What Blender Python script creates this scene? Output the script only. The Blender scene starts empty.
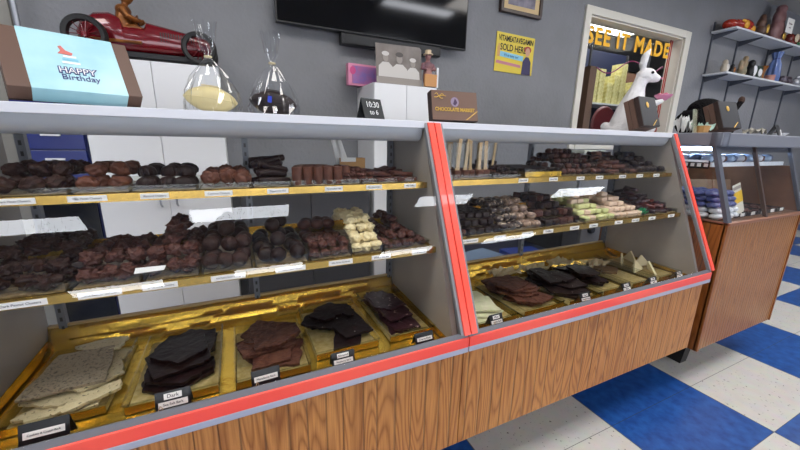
import bpy, bmesh, math, random
from mathutils import Vector, Matrix, noise, Euler
random.seed(11)
sc = bpy.context.scene
COL = sc.collection
R = math.radians
PI = math.pi

# ------------------------------------------------------------------ materials
def lin(h):
    h = h.lstrip('#'); o = []
    for i in (0, 2, 4):
        c = int(h[i:i+2], 16) / 255
        o.append(c/12.92 if c <= .04045 else ((c+.055)/1.055)**2.4)
    return tuple(o) + (1,)
MATS = {}
def mat(name, col, rough=.5, metal=0., col2=None, nscale=20., bump=0., bscale=60., spec=.5, coat=0., emit=None, estr=0., stretch=(1,1,1), lo=.35, hi=.65):
    if name in MATS: return MATS[name]
    m = bpy.data.materials.new(name); m.use_nodes = True
    nt = m.node_tree; b = nt.nodes['Principled BSDF']
    b.inputs['Base Color'].default_value = lin(col)
    b.inputs['Roughness'].default_value = rough
    b.inputs['Metallic'].default_value = metal
    b.inputs['Specular IOR Level'].default_value = spec
    b.inputs['Coat Weight'].default_value = coat
    if emit:
        b.inputs['Emission Color'].default_value = lin(emit); b.inputs['Emission Strength'].default_value = estr
    tc = nt.nodes.new('ShaderNodeTexCoord'); mp = nt.nodes.new('ShaderNodeMapping')
    mp.inputs['Scale'].default_value = stretch
    nt.links.new(tc.outputs['Object'], mp.inputs['Vector'])
    if col2:
        n = nt.nodes.new('ShaderNodeTexNoise'); n.inputs['Scale'].default_value = nscale; n.inputs['Detail'].default_value = 4
        r = nt.nodes.new('ShaderNodeValToRGB'); r.color_ramp.elements[0].position = lo; r.color_ramp.elements[1].position = hi
        r.color_ramp.elements[0].color = lin(col); r.color_ramp.elements[1].color = lin(col2)
        nt.links.new(mp.outputs[0], n.inputs['Vector']); nt.links.new(n.outputs['Fac'], r.inputs['Fac'])
        nt.links.new(r.outputs['Color'], b.inputs['Base Color'])
    if bump:
        n = nt.nodes.new('ShaderNodeTexNoise'); n.inputs['Scale'].default_value = bscale; n.inputs['Detail'].default_value = 3
        bp = nt.nodes.new('ShaderNodeBump'); bp.inputs['Strength'].default_value = bump; bp.inputs['Distance'].default_value = .01
        nt.links.new(mp.outputs[0], n.inputs['Vector']); nt.links.new(n.outputs['Fac'], bp.inputs['Height'])
        nt.links.new(bp.outputs['Normal'], b.inputs['Normal'])
    MATS[name] = m
    return m
def glassmat(name, tint=(1,1,1,1), rough=0., gain=1.0):
    m = bpy.data.materials.new(name); m.use_nodes = True; nt = m.node_tree
    nt.nodes.clear(); N = nt.nodes.new; L = nt.links.new
    out = N('ShaderNodeOutputMaterial'); mix = N('ShaderNodeMixShader'); tr = N('ShaderNodeBsdfTransparent'); gl = N('ShaderNodeBsdfGlossy')
    tr.inputs['Color'].default_value = tint; gl.inputs['Roughness'].default_value = rough
    fr = N('ShaderNodeFresnel'); geo = N('ShaderNodeNewGeometry'); mr = N('ShaderNodeMapRange')
    mr.inputs['To Min'].default_value = 1.5; mr.inputs['To Max'].default_value = 1/1.5
    L(geo.outputs['Backfacing'], mr.inputs['Value']); L(mr.outputs[0], fr.inputs['IOR'])
    mu = N('ShaderNodeMath'); mu.operation = 'MULTIPLY'; mu.inputs[1].default_value = gain; mu.use_clamp = True
    L(fr.outputs[0], mu.inputs[0]); L(mu.outputs[0], mix.inputs['Fac']); L(tr.outputs[0], mix.inputs[1]); L(gl.outputs[0], mix.inputs[2]); L(mix.outputs[0], out.inputs['Surface'])
    MATS[name] = m
    return m
GLASS = glassmat('clear_glass', (.99,.992,.99,1), 0., .47)
PLASTIC = glassmat('clear_plastic', (.93,.93,.90,1), .12, .7)
CELLO = glassmat('cellophane', (.96,.97,.98,1), .06, 2.2)

WALL = mat('grey_wall_paint', '7C7D80', .75, bump=.4, bscale=45, col2='838488', nscale=3)
CEIL = mat('white_ceiling', 'B4B2AE', .9, bump=.2, bscale=80)
WHITE = mat('white_laminate', 'E3E4E6', .38)
CREAMW = mat('cream_painted_trim', 'D8D4C8', .45)
RED = mat('coral_red_trim', 'FF5745', .28, coat=.3)
ALU = mat('brushed_aluminium', 'A9ACB4', .33, .75)
STRIP = mat('pale_metal_strip', 'B6BAC6', .35, .3)
SILL = mat('grey_sill', '77787C', .5, .2)
DULL = mat('dull_grey_upright', '6A6E76', .45, .4)
GREYP = mat('grey_painted_metal', '85878A', .45, .2)
GREYIN = mat('grey_case_lining', 'A59E95', .5, bump=.05, bscale=8, col2='98928A', nscale=5)
HOUS = mat('pale_grey_light_housing', 'B4B8BC', .35, .15)
TOPW = mat('white_case_top', 'D5D6DB', .35)
BLACK = mat('black_plastic', '0E0E10', .35)
BLACKG = mat('black_gloss', '040406', .08, spec=.28)
DARKG = mat('charcoal_panel', '3A3A3E', .5)
NAVY = mat('navy_plastic', '14246E', .3)
BLUE = mat('blue_plastic', '1C3C9A', .35)
PAPER = mat('white_paper_label', 'EDEBE6', .6)
INK = mat('black_ink', '151515', .6)
DCH = mat('dark_chocolate', '24130E', .5, spec=.2, col2='331B15', nscale=60, bump=.5, bscale=90)
DCH2 = mat('very_dark_chocolate', '190C0A', .42, spec=.2, col2='231110', nscale=60, bump=.2, bscale=60)
MCH = mat('milk_chocolate', '4C291C', .5, spec=.3, col2='5E3625', nscale=60, bump=.25, bscale=70)
MCH2 = mat('milk_chocolate_reddish', '40211A', .5, spec=.3, col2='522D23', nscale=50, bump=.2, bscale=60)
WCH = mat('white_chocolate', 'D9C795', .45, col2='E3D5AA', nscale=40, bump=.2, bscale=60)
LIMEC = mat('pale_green_candy', 'C7C98A', .45)
PINKC = mat('pale_pink_candy', 'D9BFA6', .45)
DRIZ = mat('drizzled_dark_chocolate', '2A1A17', .35, col2='CDB9A4', nscale=95, lo=.52, hi=.62, stretch=(1,.4,1))
DRIZL = mat('drizzled_light_chocolate', '6E5648', .4, col2='B59C88', nscale=110, lo=.42, hi=.6, stretch=(1,.35,1))
COOKB = mat('cookie_speckled_bark', 'CDBF98', .55, col2='4A4034', nscale=150, lo=.60, hi=.70, bump=.3, bscale=90)
COOKD = mat('grey_cookie_bark', 'A4967E', .55, col2='5D5244', nscale=190, lo=.5, hi=.7, bump=.4, bscale=110)
MINTB = mat('pale_green_bark', 'D2D6A8', .5, col2='DAD7B8', nscale=60, bump=.3)
PURB = mat('purple_brown_bark', '3A1E24', .35, spec=.4, col2='D8B9B0', nscale=70, lo=.66, hi=.70, bump=.2)
NUTB = mat('milk_bark_with_nuts', '46241C', .5, spec=.25, col2='6A4636', nscale=70, bump=.5, bscale=80)
DOTB = mat('dark_bark_white_dots', '1E100E', .5, spec=.25, col2='E8E0D8', nscale=60, lo=.72, hi=.74, bump=.3)
TAN = mat('tan_wafer', 'C4A982', .6, col2='B3966C', nscale=30)
CARD = mat('brown_kraft_card', 'B98A52', .7, col2='C7985E', nscale=15)
BOXB = mat('brown_box_card', '5E4539', .5)
BOXD = mat('dark_brown_box_edge', '2F1E19', .5)
GOLDT = mat('gold_print', 'C9A24A', .35, .6)
SKIN = mat('matte_flesh', 'C89A80', .6)
BRONZE = mat('bronze_paint', '9A5F28', .35, .4, col2='6E3E1A', nscale=30)
CARRED = mat('car_red_paint', '6E0F1A', .18, .1, coat=.6)
RUBBER = mat('black_rubber', '1A1A1A', .6)
FUR = mat('black_fur', '070607', .9, spec=.1, bump=1., bscale=120)
RABBIT = mat('white_glazed_ceramic', 'E0DEDE', .4, bump=.6, bscale=70)
PINK = mat('pink_plastic', 'D98AA8', .4)
PURPLE = mat('purple_print', '7A5AA8', .4)
TEAL = mat('pale_blue_sleeve', '9CCBD6', .35, col2='B6DDE4', nscale=9, lo=.4, hi=.75)
YEL = mat('yellow_sign_paint', 'D9C23A', .45)
YLET = mat('yellow_orange_lettering', 'FFC024', .5)
SKYB = mat('light_blue_print', '7FBFD6', .5)
ROSE = mat('dusty_pink_print', 'C07A86', .5)
GREENP = mat('green_plastic', '0F8A5A', .4)
MAROON = mat('maroon_vinyl', '5A141A', .4)
YBOX = mat('yellow_carton', 'E6E0A4', .6, col2='C8BE74', nscale=30)
SHELFW = mat('white_shelf_board', 'CFD2D6', .5)
CREAMP = mat('cream_card', 'EADFB4', .6)
STEEL = mat('stainless_steel', '9A9CA0', .3, .8)

def goldmat(name, wr, cell=28.):
    m = mat(name, 'EBC04A', .22, .85)
    nt = m.node_tree; b = nt.nodes['Principled BSDF']
    tc = nt.nodes['Texture Coordinate']
    n = nt.nodes.new('ShaderNodeTexNoise'); n.inputs['Scale'].default_value = cell; n.inputs['Detail'].default_value = 6; n.inputs['Distortion'].default_value = 1.2
    v = nt.nodes.new('ShaderNodeTexVoronoi'); v.inputs['Scale'].default_value = cell*.8
    mp = nt.nodes.new('ShaderNodeMapping'); mp.inputs['Scale'].default_value = (1., 1., .8)
    nt.links.new(tc.outputs['Object'], mp.inputs['Vector']); nt.links.new(mp.outputs[0], n.inputs['Vector']); nt.links.new(mp.outputs[0], v.inputs['Vector'])
    ad = nt.nodes.new('ShaderNodeMath'); ad.operation = 'ADD'
    nt.links.new(n.outputs['Fac'], ad.inputs[0]); nt.links.new(v.outputs['Distance'], ad.inputs[1])
    bp = nt.nodes.new('ShaderNodeBump'); bp.inputs['Strength'].default_value = wr; bp.inputs['Distance'].default_value = .006
    nt.links.new(ad.outputs[0], bp.inputs['Height']); nt.links.new(bp.outputs['Normal'], b.inputs['Normal'])
    return m
GOLD = goldmat('crinkled_gold_foil', .38, 16.)
GOLDS = goldmat('smooth_gold_foil', .15, 9.); GOLDS.node_tree.nodes['Principled BSDF'].inputs['Base Color'].default_value = lin('BE9C50')

def woodmat(name, c1, c2, axis='X', pitch=.048, groove=.06, gdark=.45, rough=.38):
    """oak boards along Z with vertical grooves every `pitch` along `axis`"""
    m = bpy.data.materials.new(name); m.use_nodes = True; nt = m.node_tree; N = nt.nodes.new; L = nt.links.new
    b = nt.nodes['Principled BSDF']; b.inputs['Roughness'].default_value = rough
    tc = N('ShaderNodeTexCoord'); sp = N('ShaderNodeSeparateXYZ'); L(tc.outputs['Object'], sp.inputs[0])
    u = sp.outputs[axis]
    def M(op, a, bb=None, cc=None):
        n = N('ShaderNodeMath'); n.operation = op
        for k, x in enumerate((a, bb, cc)):
            if x is None: continue
            if isinstance(x, (int, float)): n.inputs[k].default_value = x
            else: L(x, n.inputs[k])
        return n.outputs[0]
    wob = N('ShaderNodeTexNoise'); wob.noise_dimensions = '1D'; wob.inputs['Scale'].default_value = 9.; L(u, wob.inputs['W'])
    uu = M('ADD', M('DIVIDE', u, pitch), M('MULTIPLY', wob.outputs['Fac'], .9))
    fr = M('FRACT', uu); idx = M('FLOOR', uu)
    edge = M('MINIMUM', fr, M('SUBTRACT', 1.0, fr))
    g = M('SMOOTH_MIN', M('DIVIDE', edge, groove), 1.0, .2)
    cmb = N('ShaderNodeCombineXYZ')
    L(M('MULTIPLY', u, 9.), cmb.inputs[0]); L(M('MULTIPLY', idx, 3.7), cmb.inputs[1]); L(M('MULTIPLY', sp.outputs['Z'], .9), cmb.inputs[2])
    w = N('ShaderNodeTexNoise'); w.inputs['Scale'].default_value = 1.2; w.inputs['Detail'].default_value = 1.; L(cmb.outputs[0], w.inputs['Vector'])
    rings = M('FRACT', M('MULTIPLY', w.outputs['Fac'], 20.))
    rr = M('POWER', M('ABSOLUTE', M('SUBTRACT', M('MULTIPLY', rings, 2.), 1.)), 2.2)
    c2v = N('ShaderNodeCombineXYZ'); L(M('MULTIPLY', u, 260.), c2v.inputs[0]); L(M('MULTIPLY', sp.outputs['Z'], 9.), c2v.inputs[2])
    fn = N('ShaderNodeTexNoise'); fn.inputs['Scale'].default_value = 1.; fn.inputs['Detail'].default_value = 3.; L(c2v.outputs[0], fn.inputs['Vector'])
    fac = M('MULTIPLY_ADD', rr, .42, M('MULTIPLY', fn.outputs['Fac'], .75))
    ramp = N('ShaderNodeValToRGB'); ramp.color_ramp.elements[0].position = .15; ramp.color_ramp.elements[1].position = .85
    ramp.color_ramp.elements[0].color = lin(c1); ramp.color_ramp.elements[1].color = lin(c2); L(fac, ramp.inputs['Fac'])
    mx = N('ShaderNodeMix'); mx.data_type = 'RGBA'; mx.blend_type = 'MULTIPLY'
    gg = M('MULTIPLY_ADD', g, 1-gdark, gdark)
    cc = N('ShaderNodeCombineColor'); L(gg, cc.inputs[0]); L(gg, cc.inputs[1]); L(gg, cc.inputs[2])
    mx.inputs[0].default_value = 1.; L(ramp.outputs['Color'], mx.inputs[6]); L(cc.outputs[0], mx.inputs[7])
    L(mx.outputs[2], b.inputs['Base Color'])
    bp = N('ShaderNodeBump'); bp.inputs['Strength'].default_value = .6; bp.inputs['Distance'].default_value = .004
    L(g, bp.inputs['Height']); L(bp.outputs['Normal'], b.inputs['Normal'])
    MATS[name] = m
    return m
OAK = woodmat('oak_beadboard', 'D3914C', '8F531F', 'X', .048, .07, .5)
OAKR = woodmat('reddish_oak_side', 'A9652F', '7E451C', 'Y', .052, .07, .5, .3)
OAKT = woodmat('ribbed_oak_tambour', 'B87E48', '8A5426', 'X', .026, .22, .55, .3)
OAKE = mat('plain_oak_edge', '9A5E2C', .35, col2='7E4920', nscale=30, stretch=(8,8,.6))

def floormat():
    m = bpy.data.materials.new('blue_white_vinyl_tile'); m.use_nodes = True; nt = m.node_tree; N = nt.nodes.new; L = nt.links.new
    b = nt.nodes['Principled BSDF']; b.inputs['Roughness'].default_value = .3
    tc = N('ShaderNodeTexCoord'); sp = N('ShaderNodeSeparateXYZ'); L(tc.outputs['Object'], sp.inputs[0])
    def M(op, a, bb=None, cc=None):
        n = N('ShaderNodeMath'); n.operation = op
        for k, x in enumerate((a, bb, cc)):
            if x is None: continue
            if isinstance(x, (int, float)): n.inputs[k].default_value = x
            else: L(x, n.inputs[k])
        return n.outputs[0]
    x = M('SUBTRACT', sp.outputs[0], 1.361); y = M('SUBTRACT', sp.outputs[1], -.304)
    s = M('ADD', M('FLOOR', M('DIVIDE', x, .6096)), M('FLOOR', M('DIVIDE', y, .6096)))
    par = M('FLOORED_MODULO', s, 2.)
    def seam(v, p):
        f = M('FRACT', M('DIVIDE', v, p)); return M('MINIMUM', f, M('SUBTRACT', 1., f))
    e = M('MINIMUM', seam(x, .6096), seam(y, .3048))
    ln = M('LESS_THAN', e, .0045)
    n1 = N('ShaderNodeTexNoise'); n1.inputs['Scale'].default_value = 75; n1.inputs['Detail'].default_value = 2; L(tc.outputs['Object'], n1.inputs['Vector'])
    r1 = N('ShaderNodeValToRGB'); r1.color_ramp.elements[0].position = .27; r1.color_ramp.elements[1].position = .34
    r1.color_ramp.elements[0].color = lin('5A544C'); r1.color_ramp.elements[1].color = lin('D4D1CA'); L(n1.outputs['Fac'], r1.inputs['Fac'])
    n3 = N('ShaderNodeTexNoise'); n3.inputs['Scale'].default_value = 18; n3.inputs['Detail'].default_value = 5; L(tc.outputs['Object'], n3.inputs['Vector'])
    mw = N('ShaderNodeMix'); mw.data_type = 'RGBA'; mw.blend_type = 'MULTIPLY'; mw.inputs[0].default_value = .25
    L(r1.outputs[0], mw.inputs[6]); L(n3.outputs['Color'], mw.inputs[7])
    n2 = N('ShaderNodeTexNoise'); n2.inputs['Scale'].default_value = 25; n2.inputs['Detail'].default_value = 6; L(tc.outputs['Object'], n2.inputs['Vector'])
    r2 = N('ShaderNodeValToRGB'); r2.color_ramp.elements[0].position = .3; r2.color_ramp.elements[1].position = .8
    r2.color_ramp.elements[0].color = lin('0F3C80'); r2.color_ramp.elements[1].color = lin('2A62AE'); L(n2.outputs['Fac'], r2.inputs['Fac'])
    mx = N('ShaderNodeMix'); mx.data_type = 'RGBA'; L(par, mx.inputs[0]); L(r2.outputs[0], mx.inputs[6]); L(mw.outputs[2], mx.inputs[7])
    m2 = N('ShaderNodeMix'); m2.data_type = 'RGBA'; L(M('MULTIPLY', ln, .75), m2.inputs[0]); L(mx.outputs[2], m2.inputs[6]); m2.inputs[7].default_value = lin('3A3A3E')
    L(m2.outputs[2], b.inputs['Base Color'])
    MATS['floor'] = m
    return m
FLOOR = floormat()

# ------------------------------------------------------------------ mesh builder
class MB:
    def __init__(s): s.v = []; s.f = []; s.m = []; s.T = Matrix()
    def add(s, vs, fs, mi=0):
        o = len(s.v); s.v += [tuple(s.T @ Vector(p)) for p in vs]
        s.f += [tuple(o+i for i in f) for f in fs]; s.m += [mi]*len(fs); return s
    def box(s, x0, x1, y0, y1, z0, z1, mi=0):
        return s.add([(x0,y0,z0),(x1,y0,z0),(x1,y1,z0),(x0,y1,z0),(x0,y0,z1),(x1,y0,z1),(x1,y1,z1),(x0,y1,z1)],
                     [(0,3,2,1),(4,5,6,7),(0,1,5,4),(1,2,6,5),(2,3,7,6),(3,0,4,7)], mi)
    def hexa(s, p, mi=0):   # 8 points, bottom loop then top loop
        return s.add(p, [(0,3,2,1),(4,5,6,7),(0,1,5,4),(1,2,6,5),(2,3,7,6),(3,0,4,7)], mi)
    def prism(s, pts, a, b, axis='X', mi=0):
        n = len(pts)
        def P(u, v, w): return {'X': (w,u,v), 'Y': (u,w,v), 'Z': (u,v,w)}[axis]
        vs = [P(u,v,a) for u,v in pts] + [P(u,v,b) for u,v in pts]
        fs = [tuple(range(n))[::-1], tuple(range(n,2*n))] + [(i,(i+1)%n,n+(i+1)%n,n+i) for i in range(n)]
        return s.add(vs, fs, mi)
    def tube(s, pts, rads, n=10, mi=0, cap=True):
        pts = [Vector(p) for p in pts]; rings = []
        if not isinstance(rads, (list, tuple)): rads = [rads]*len(pts)
        vs = []; fs = []; up0 = None
        for i, p in enumerate(pts):
            d = (pts[min(i+1,len(pts)-1)] - pts[max(i-1,0)]).normalized()
            ref = Vector((0,0,1)) if abs(d.z) < .9 else Vector((1,0,0))
            if up0 is not None: ref = up0
            a = d.cross(ref)
            if a.length < 1e-5: a = d.orthogonal()
            a.normalize(); bq = d.cross(a).normalized(); up0 = -bq if False else a.cross(d).normalized()
            for k in range(n):
                t = 2*PI*k/n; vs.append(p + rads[i]*(math.cos(t)*a + math.sin(t)*bq))
        for i in range(len(pts)-1):
            for k in range(n):
                fs.append((i*n+k, i*n+(k+1)%n, (i+1)*n+(k+1)%n, (i+1)*n+k))
        if cap: fs += [tuple(range(n))[::-1], tuple(range((len(pts)-1)*n, len(pts)*n))]
        return s.add(vs, fs, mi)
    def lathe(s, prof, c=(0,0,0), n=20, mi=0, axis='Z', flute=0, famp=0., cap=True):
        vs = []; fs = []
        for r, z in prof:
            for k in range(n):
                t = 2*PI*k/n; q = r*(1+famp*math.cos(flute*t)) if flute else r
                a, b2 = q*math.cos(t), q*math.sin(t)
                p = {'Z': (a,b2,z), 'X': (z,a,b2), 'Y': (a,z,b2)}[axis]
                vs.append((p[0]+c[0], p[1]+c[1], p[2]+c[2]))
        for i in range(len(prof)-1):
            for k in range(n): fs.append((i*n+k, i*n+(k+1)%n, (i+1)*n+(k+1)%n, (i+1)*n+k))
        if cap: fs += [tuple(range(n))[::-1], tuple(range((len(prof)-1)*n, len(prof)*n))]
        return s.add(vs, fs, mi)
    def ell(s, c, r, nu=14, nv=9, mi=0, rot=None):
        M_ = rot.to_matrix() if rot else Matrix.Identity(3)
        vs = []; fs = []
        for j in range(nv+1):
            ph = -PI/2 + PI*j/nv
            for i in range(nu):
                t = 2*PI*i/nu
                p = M_ @ Vector((r[0]*math.cos(ph)*math.cos(t), r[1]*math.cos(ph)*math.sin(t), r[2]*math.sin(ph)))
                vs.append((p.x+c[0], p.y+c[1], p.z+c[2]))
        for j in range(nv):
            for i in range(nu): fs.append((j*nu+i, j*nu+(i+1)%nu, (j+1)*nu+(i+1)%nu, (j+1)*nu+i))
        return s.add(vs, fs, mi)
    def mesh(s, name, mats, smooth=False):
        me = bpy.data.meshes.new(name); me.from_pydata(s.v, [], s.f); me.validate()
        for q in (mats if isinstance(mats, (list, tuple)) else [mats]): me.materials.append(q)
        if len(me.polygons) == len(s.m): me.polygons.foreach_set('material_index', s.m)
        bm = bmesh.new(); bm.from_mesh(me); bmesh.ops.remove_doubles(bm, verts=bm.verts, dist=1e-6)
        bmesh.ops.recalc_face_normals(bm, faces=bm.faces); bm.to_mesh(me); bm.free()
        if smooth:
            me.polygons.foreach_set('use_smooth', [True]*len(me.polygons))
            try: me.set_sharp_from_angle(angle=R(40))
            except Exception: pass
        return me
    def build(s, name, mats, parent=None, smooth=False, bevel=0., loc=None, rot=None, **tags):
        return link(name, s.mesh(name, mats, smooth), parent, bevel, loc, rot, **tags)
def link(name, me, parent=None, bevel=0., loc=None, rot=None, **tags):
    o = bpy.data.objects.new(name, me); COL.objects.link(o)
    if parent: o.parent = parent
    if loc: o.location = loc
    if rot: o.rotation_euler = rot
    if bevel:
        b = o.modifiers.new('bevel', 'BEVEL'); b.width = bevel; b.segments = 2; b.limit_method = 'ANGLE'
    for k, v in tags.items(): o[k] = v
    return o
def tag(o, label, cat, group=None):
    o['label'] = label; o['category'] = cat
    if group: o['group'] = group
    return o
def thing(name, label, cat, loc=(0,0,0), rot=(0,0,0), group=None):
    o = bpy.data.objects.new(name, None); COL.objects.link(o); o.location = loc; o.rotation_euler = rot; o.empty_display_size = .05
    return tag(o, label, cat, group)
def struct(o): o['kind'] = 'structure'; return o
def bx(x0, x1, y0, y1, z0, z1): return MB().box(x0, x1, y0, y1, z0, z1)

def evalmesh(o, name):
    dg = bpy.context.evaluated_depsgraph_get(); dg.update()
    me = bpy.data.meshes.new_from_object(o.evaluated_get(dg), depsgraph=dg); me.name = name
    return me
def blob(mb, name, m, voxel=.004, smooth=6):
    """melt overlapping shapes into one continuous skin"""
    me = mb.mesh(name+'_tmp', m); o = bpy.data.objects.new('tmp', me); COL.objects.link(o)
    r = o.modifiers.new('r', 'REMESH'); r.mode = 'VOXEL'; r.voxel_size = voxel
    s = o.modifiers.new('s', 'SMOOTH'); s.iterations = smooth; s.factor = .5
    bpy.context.view_layer.update()
    out = evalmesh(o, name); bpy.data.objects.remove(o); bpy.data.meshes.remove(me)
    out.materials.clear(); out.materials.append(m)
    out.polygons.foreach_set('use_smooth', [True]*len(out.polygons))
    return out
def textmesh(s, size, ext=.0004, align='CENTER', m=INK, bold=0., sx=1., sp=1.):
    cu = bpy.data.curves.new('t', 'FONT'); cu.body = s; cu.size = size; cu.extrude = ext; cu.align_x = align; cu.align_y = 'CENTER'; cu.offset = bold; cu.resolution_u = 3; cu.space_character = sp
    o = bpy.data.objects.new('t', cu); COL.objects.link(o); o.scale = (1,1,1)
    bpy.context.view_layer.update(); me = evalmesh(o, 'lettering'); bpy.data.objects.remove(o)
    me.transform(Matrix.Scale(sx, 4, (1,0,0)))
    me.materials.clear(); me.materials.append(m)
    return me
def text(s, size, parent, loc, rot=(PI/2,0,0), m=INK, name='lettering', **k):
    return link(name, textmesh(s, size, m=m, **k), parent, loc=loc, rot=rot)

# ------------------------------------------------------------------ room
YW = 1.45; ZC = 2.74; XL, XR, YF = -3.2, 8.2, -5.4
struct(bx(XL, XR, YF, 4.6, -.05, 0).build('floor', FLOOR))
struct(bx(XL, XR, YF, 4.6, ZC, ZC+.05).build('ceiling', CEIL))
WX0, WX1, WZ0, WZ1 = 2.69, 4.04, 1.20, 2.19
w = MB(); t = .12
w.box(XL, WX0, YW, YW+t, 0, ZC); w.box(WX1, XR, YW, YW+t, 0, ZC); w.box(WX0, WX1, YW, YW+t, 0, WZ0); w.box(WX0, WX1, YW, YW+t, WZ1, ZC)
struct(w.build('wall_back', WALL))
LW = mat('light_grey_wall', '97979A', .8)
struct(bx(XL-.1, XL, YF, 4.6, 0, ZC).build('wall_left', LW))
struct(bx(XR, XR+.1, YF, 4.6, 0, ZC).build('wall_right', LW))
struct(bx(XL, XR, YF-.1, YF, 0, ZC).build('wall_front', mat('dark_grey_wall', '55565A', .8)))
# window casing and the view into the workroom
cas = MB()
cas.box(WX0-.065, WX0, YW-.02, YW, WZ0-.07, WZ1+.06); cas.box(WX1, WX1+.085, YW-.02, YW, WZ0-.07, WZ1+.06)
cas.box(WX0, WX1, YW-.02, YW, WZ1, WZ1+.06); cas.box(WX0, WX1, YW-.03, YW, WZ0-.07, WZ0)
wf = struct(cas.build('window_1', CREAMW, bevel=.003))
j = MB(); j.box(WX0, WX0+.012, YW, YW+t, WZ0, WZ1); j.box(WX1-.012, WX1, YW, YW+t, WZ0, WZ1); j.box(WX0, WX1, YW, YW+t, WZ1-.012, WZ1)
j.build('window_jamb', CREAMW, wf)
gp = bx(WX0+.012, WX1-.012, YW+.07, YW+.076, WZ0, WZ1-.012).build('window_pane', glassmat('window_glass', (.97,.98,.98,1), 0., .12), wf)
# yellow lettering on the pane
gw = WX1-WX0
text('SEE IT MADE', .18, wf, (WX0+.675, YW+.066, 2.070), m=YLET, bold=.007, sx=1.03, sp=1.17)
rs = MB()
rs.box(WX1-.085, WX1-.075, YW+.062, YW+.069, WZ0, WZ1-.012); rs.box(WX1-.055, WX1-.049, YW+.062, YW+.069, WZ0, WZ1-.012)
rs.build('red_stripe', mat('red_tape', 'A8322A', .5), wf)
# pink ribbon-like neon curve fixed to the pane
pts = [Vector((WX0+.25+.95*s_/24, YW+.06, 1.83-.05*math.sin(PI*s_/24*3)+.10*(s_/24))) for s_ in range(25)]
MB().tube(pts, .005, 6).build('painted_squiggle', mat('magenta_paint', '8A2A5A', .5), wf, smooth=True)

# workroom behind
struct(bx(2.2, 2.3, YW+t, 4.6, 0, ZC).build('wall_workroom_left', mat('tan_wall', '8A6F58', .8)))
struct(bx(XL, XR, 4.5, 4.6, 0, ZC).build('wall_workroom_back', mat('dim_brown_wall', '6B625C', .8)))

# ------------------------------------------------------------------ ceiling lights
PANEL = mat('light_diffuser', 'FFFFFF', .5, emit='F4F8FF', estr=20.)
FIXW = mat('fixture_white', 'D8D8D8', .5)
def troffer(x0, x1, y0, y1, label, grp='fluorescent troffers over the shop floor', pm=None):
    t_ = thing('ceiling_light', label, 'ceiling light', ((x0+x1)/2, (y0+y1)/2, ZC), group=grp)
    a, b = (x1-x0)/2, (y1-y0)/2; f = MB()
    f.box(-a-.03, a+.03, -b-.03, -b, -.012, 0); f.box(-a-.03, a+.03, b, b+.03, -.012, 0)
    f.box(-a-.03, -a, -b, b, -.012, 0); f.box(a, a+.03, -b, b, -.012, 0)
    f.build('light_frame', FIXW, t_); bx(-a, a, -b, b, -.009, -.001).build('diffuser', pm or PANEL, t_)
ORD = ('first','second','third','fourth','fifth')
rows = {'the second row': (-2.33,-2.12,((-1.9,-1.23),(-.43,.47),(2.02,2.83),(4.42,5.5))),
        'the third row': (-3.62,-3.44,((-1.75,-.9),(-.13,.72),(1.88,2.79),(3.85,5.05))),
        'the row nearest the counter': (-.78,-.58,((-1.9,-1.0),(1.70,2.62),(4.2,5.2)))}
for nm, (ya, yb, xs) in rows.items():
    for k, (xa, xb) in enumerate(xs): troffer(xa, xb, ya, yb, 'recessed narrow ceiling light in %s, %s from the left' % (nm, ORD[k]))
PANELB = mat('added_fill_diffuser', 'FFFFFF', .5, emit='FFFAF4', estr=10.5)  # wide fill panels, added out of view to brighten the counter
for k, (xa, xb) in enumerate(((-2.2,-1.0),(.0,1.2),(2.4,3.6),(5.0,6.2))):
    troffer(xa, xb, -.50, .10, 'added unseen fill light above the display cases, %s from the left' % ORD[k], 'added fill lights above the counter', PANELB)
PW = mat('workroom_diffuser', 'FFFFFF', .5, emit='FFFFFF', estr=9.)
troffer(4.42, 5.36, 2.76, 2.98, 'bright ceiling light seen through the workroom window', 'workroom ceiling lights', PW)
troffer(3.2, 5.2, 1.75, 2.35, 'added unseen fill light above the workroom shelves', 'workroom ceiling lights', PW)  # extra panel added above the window view to brighten the cartons

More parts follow.
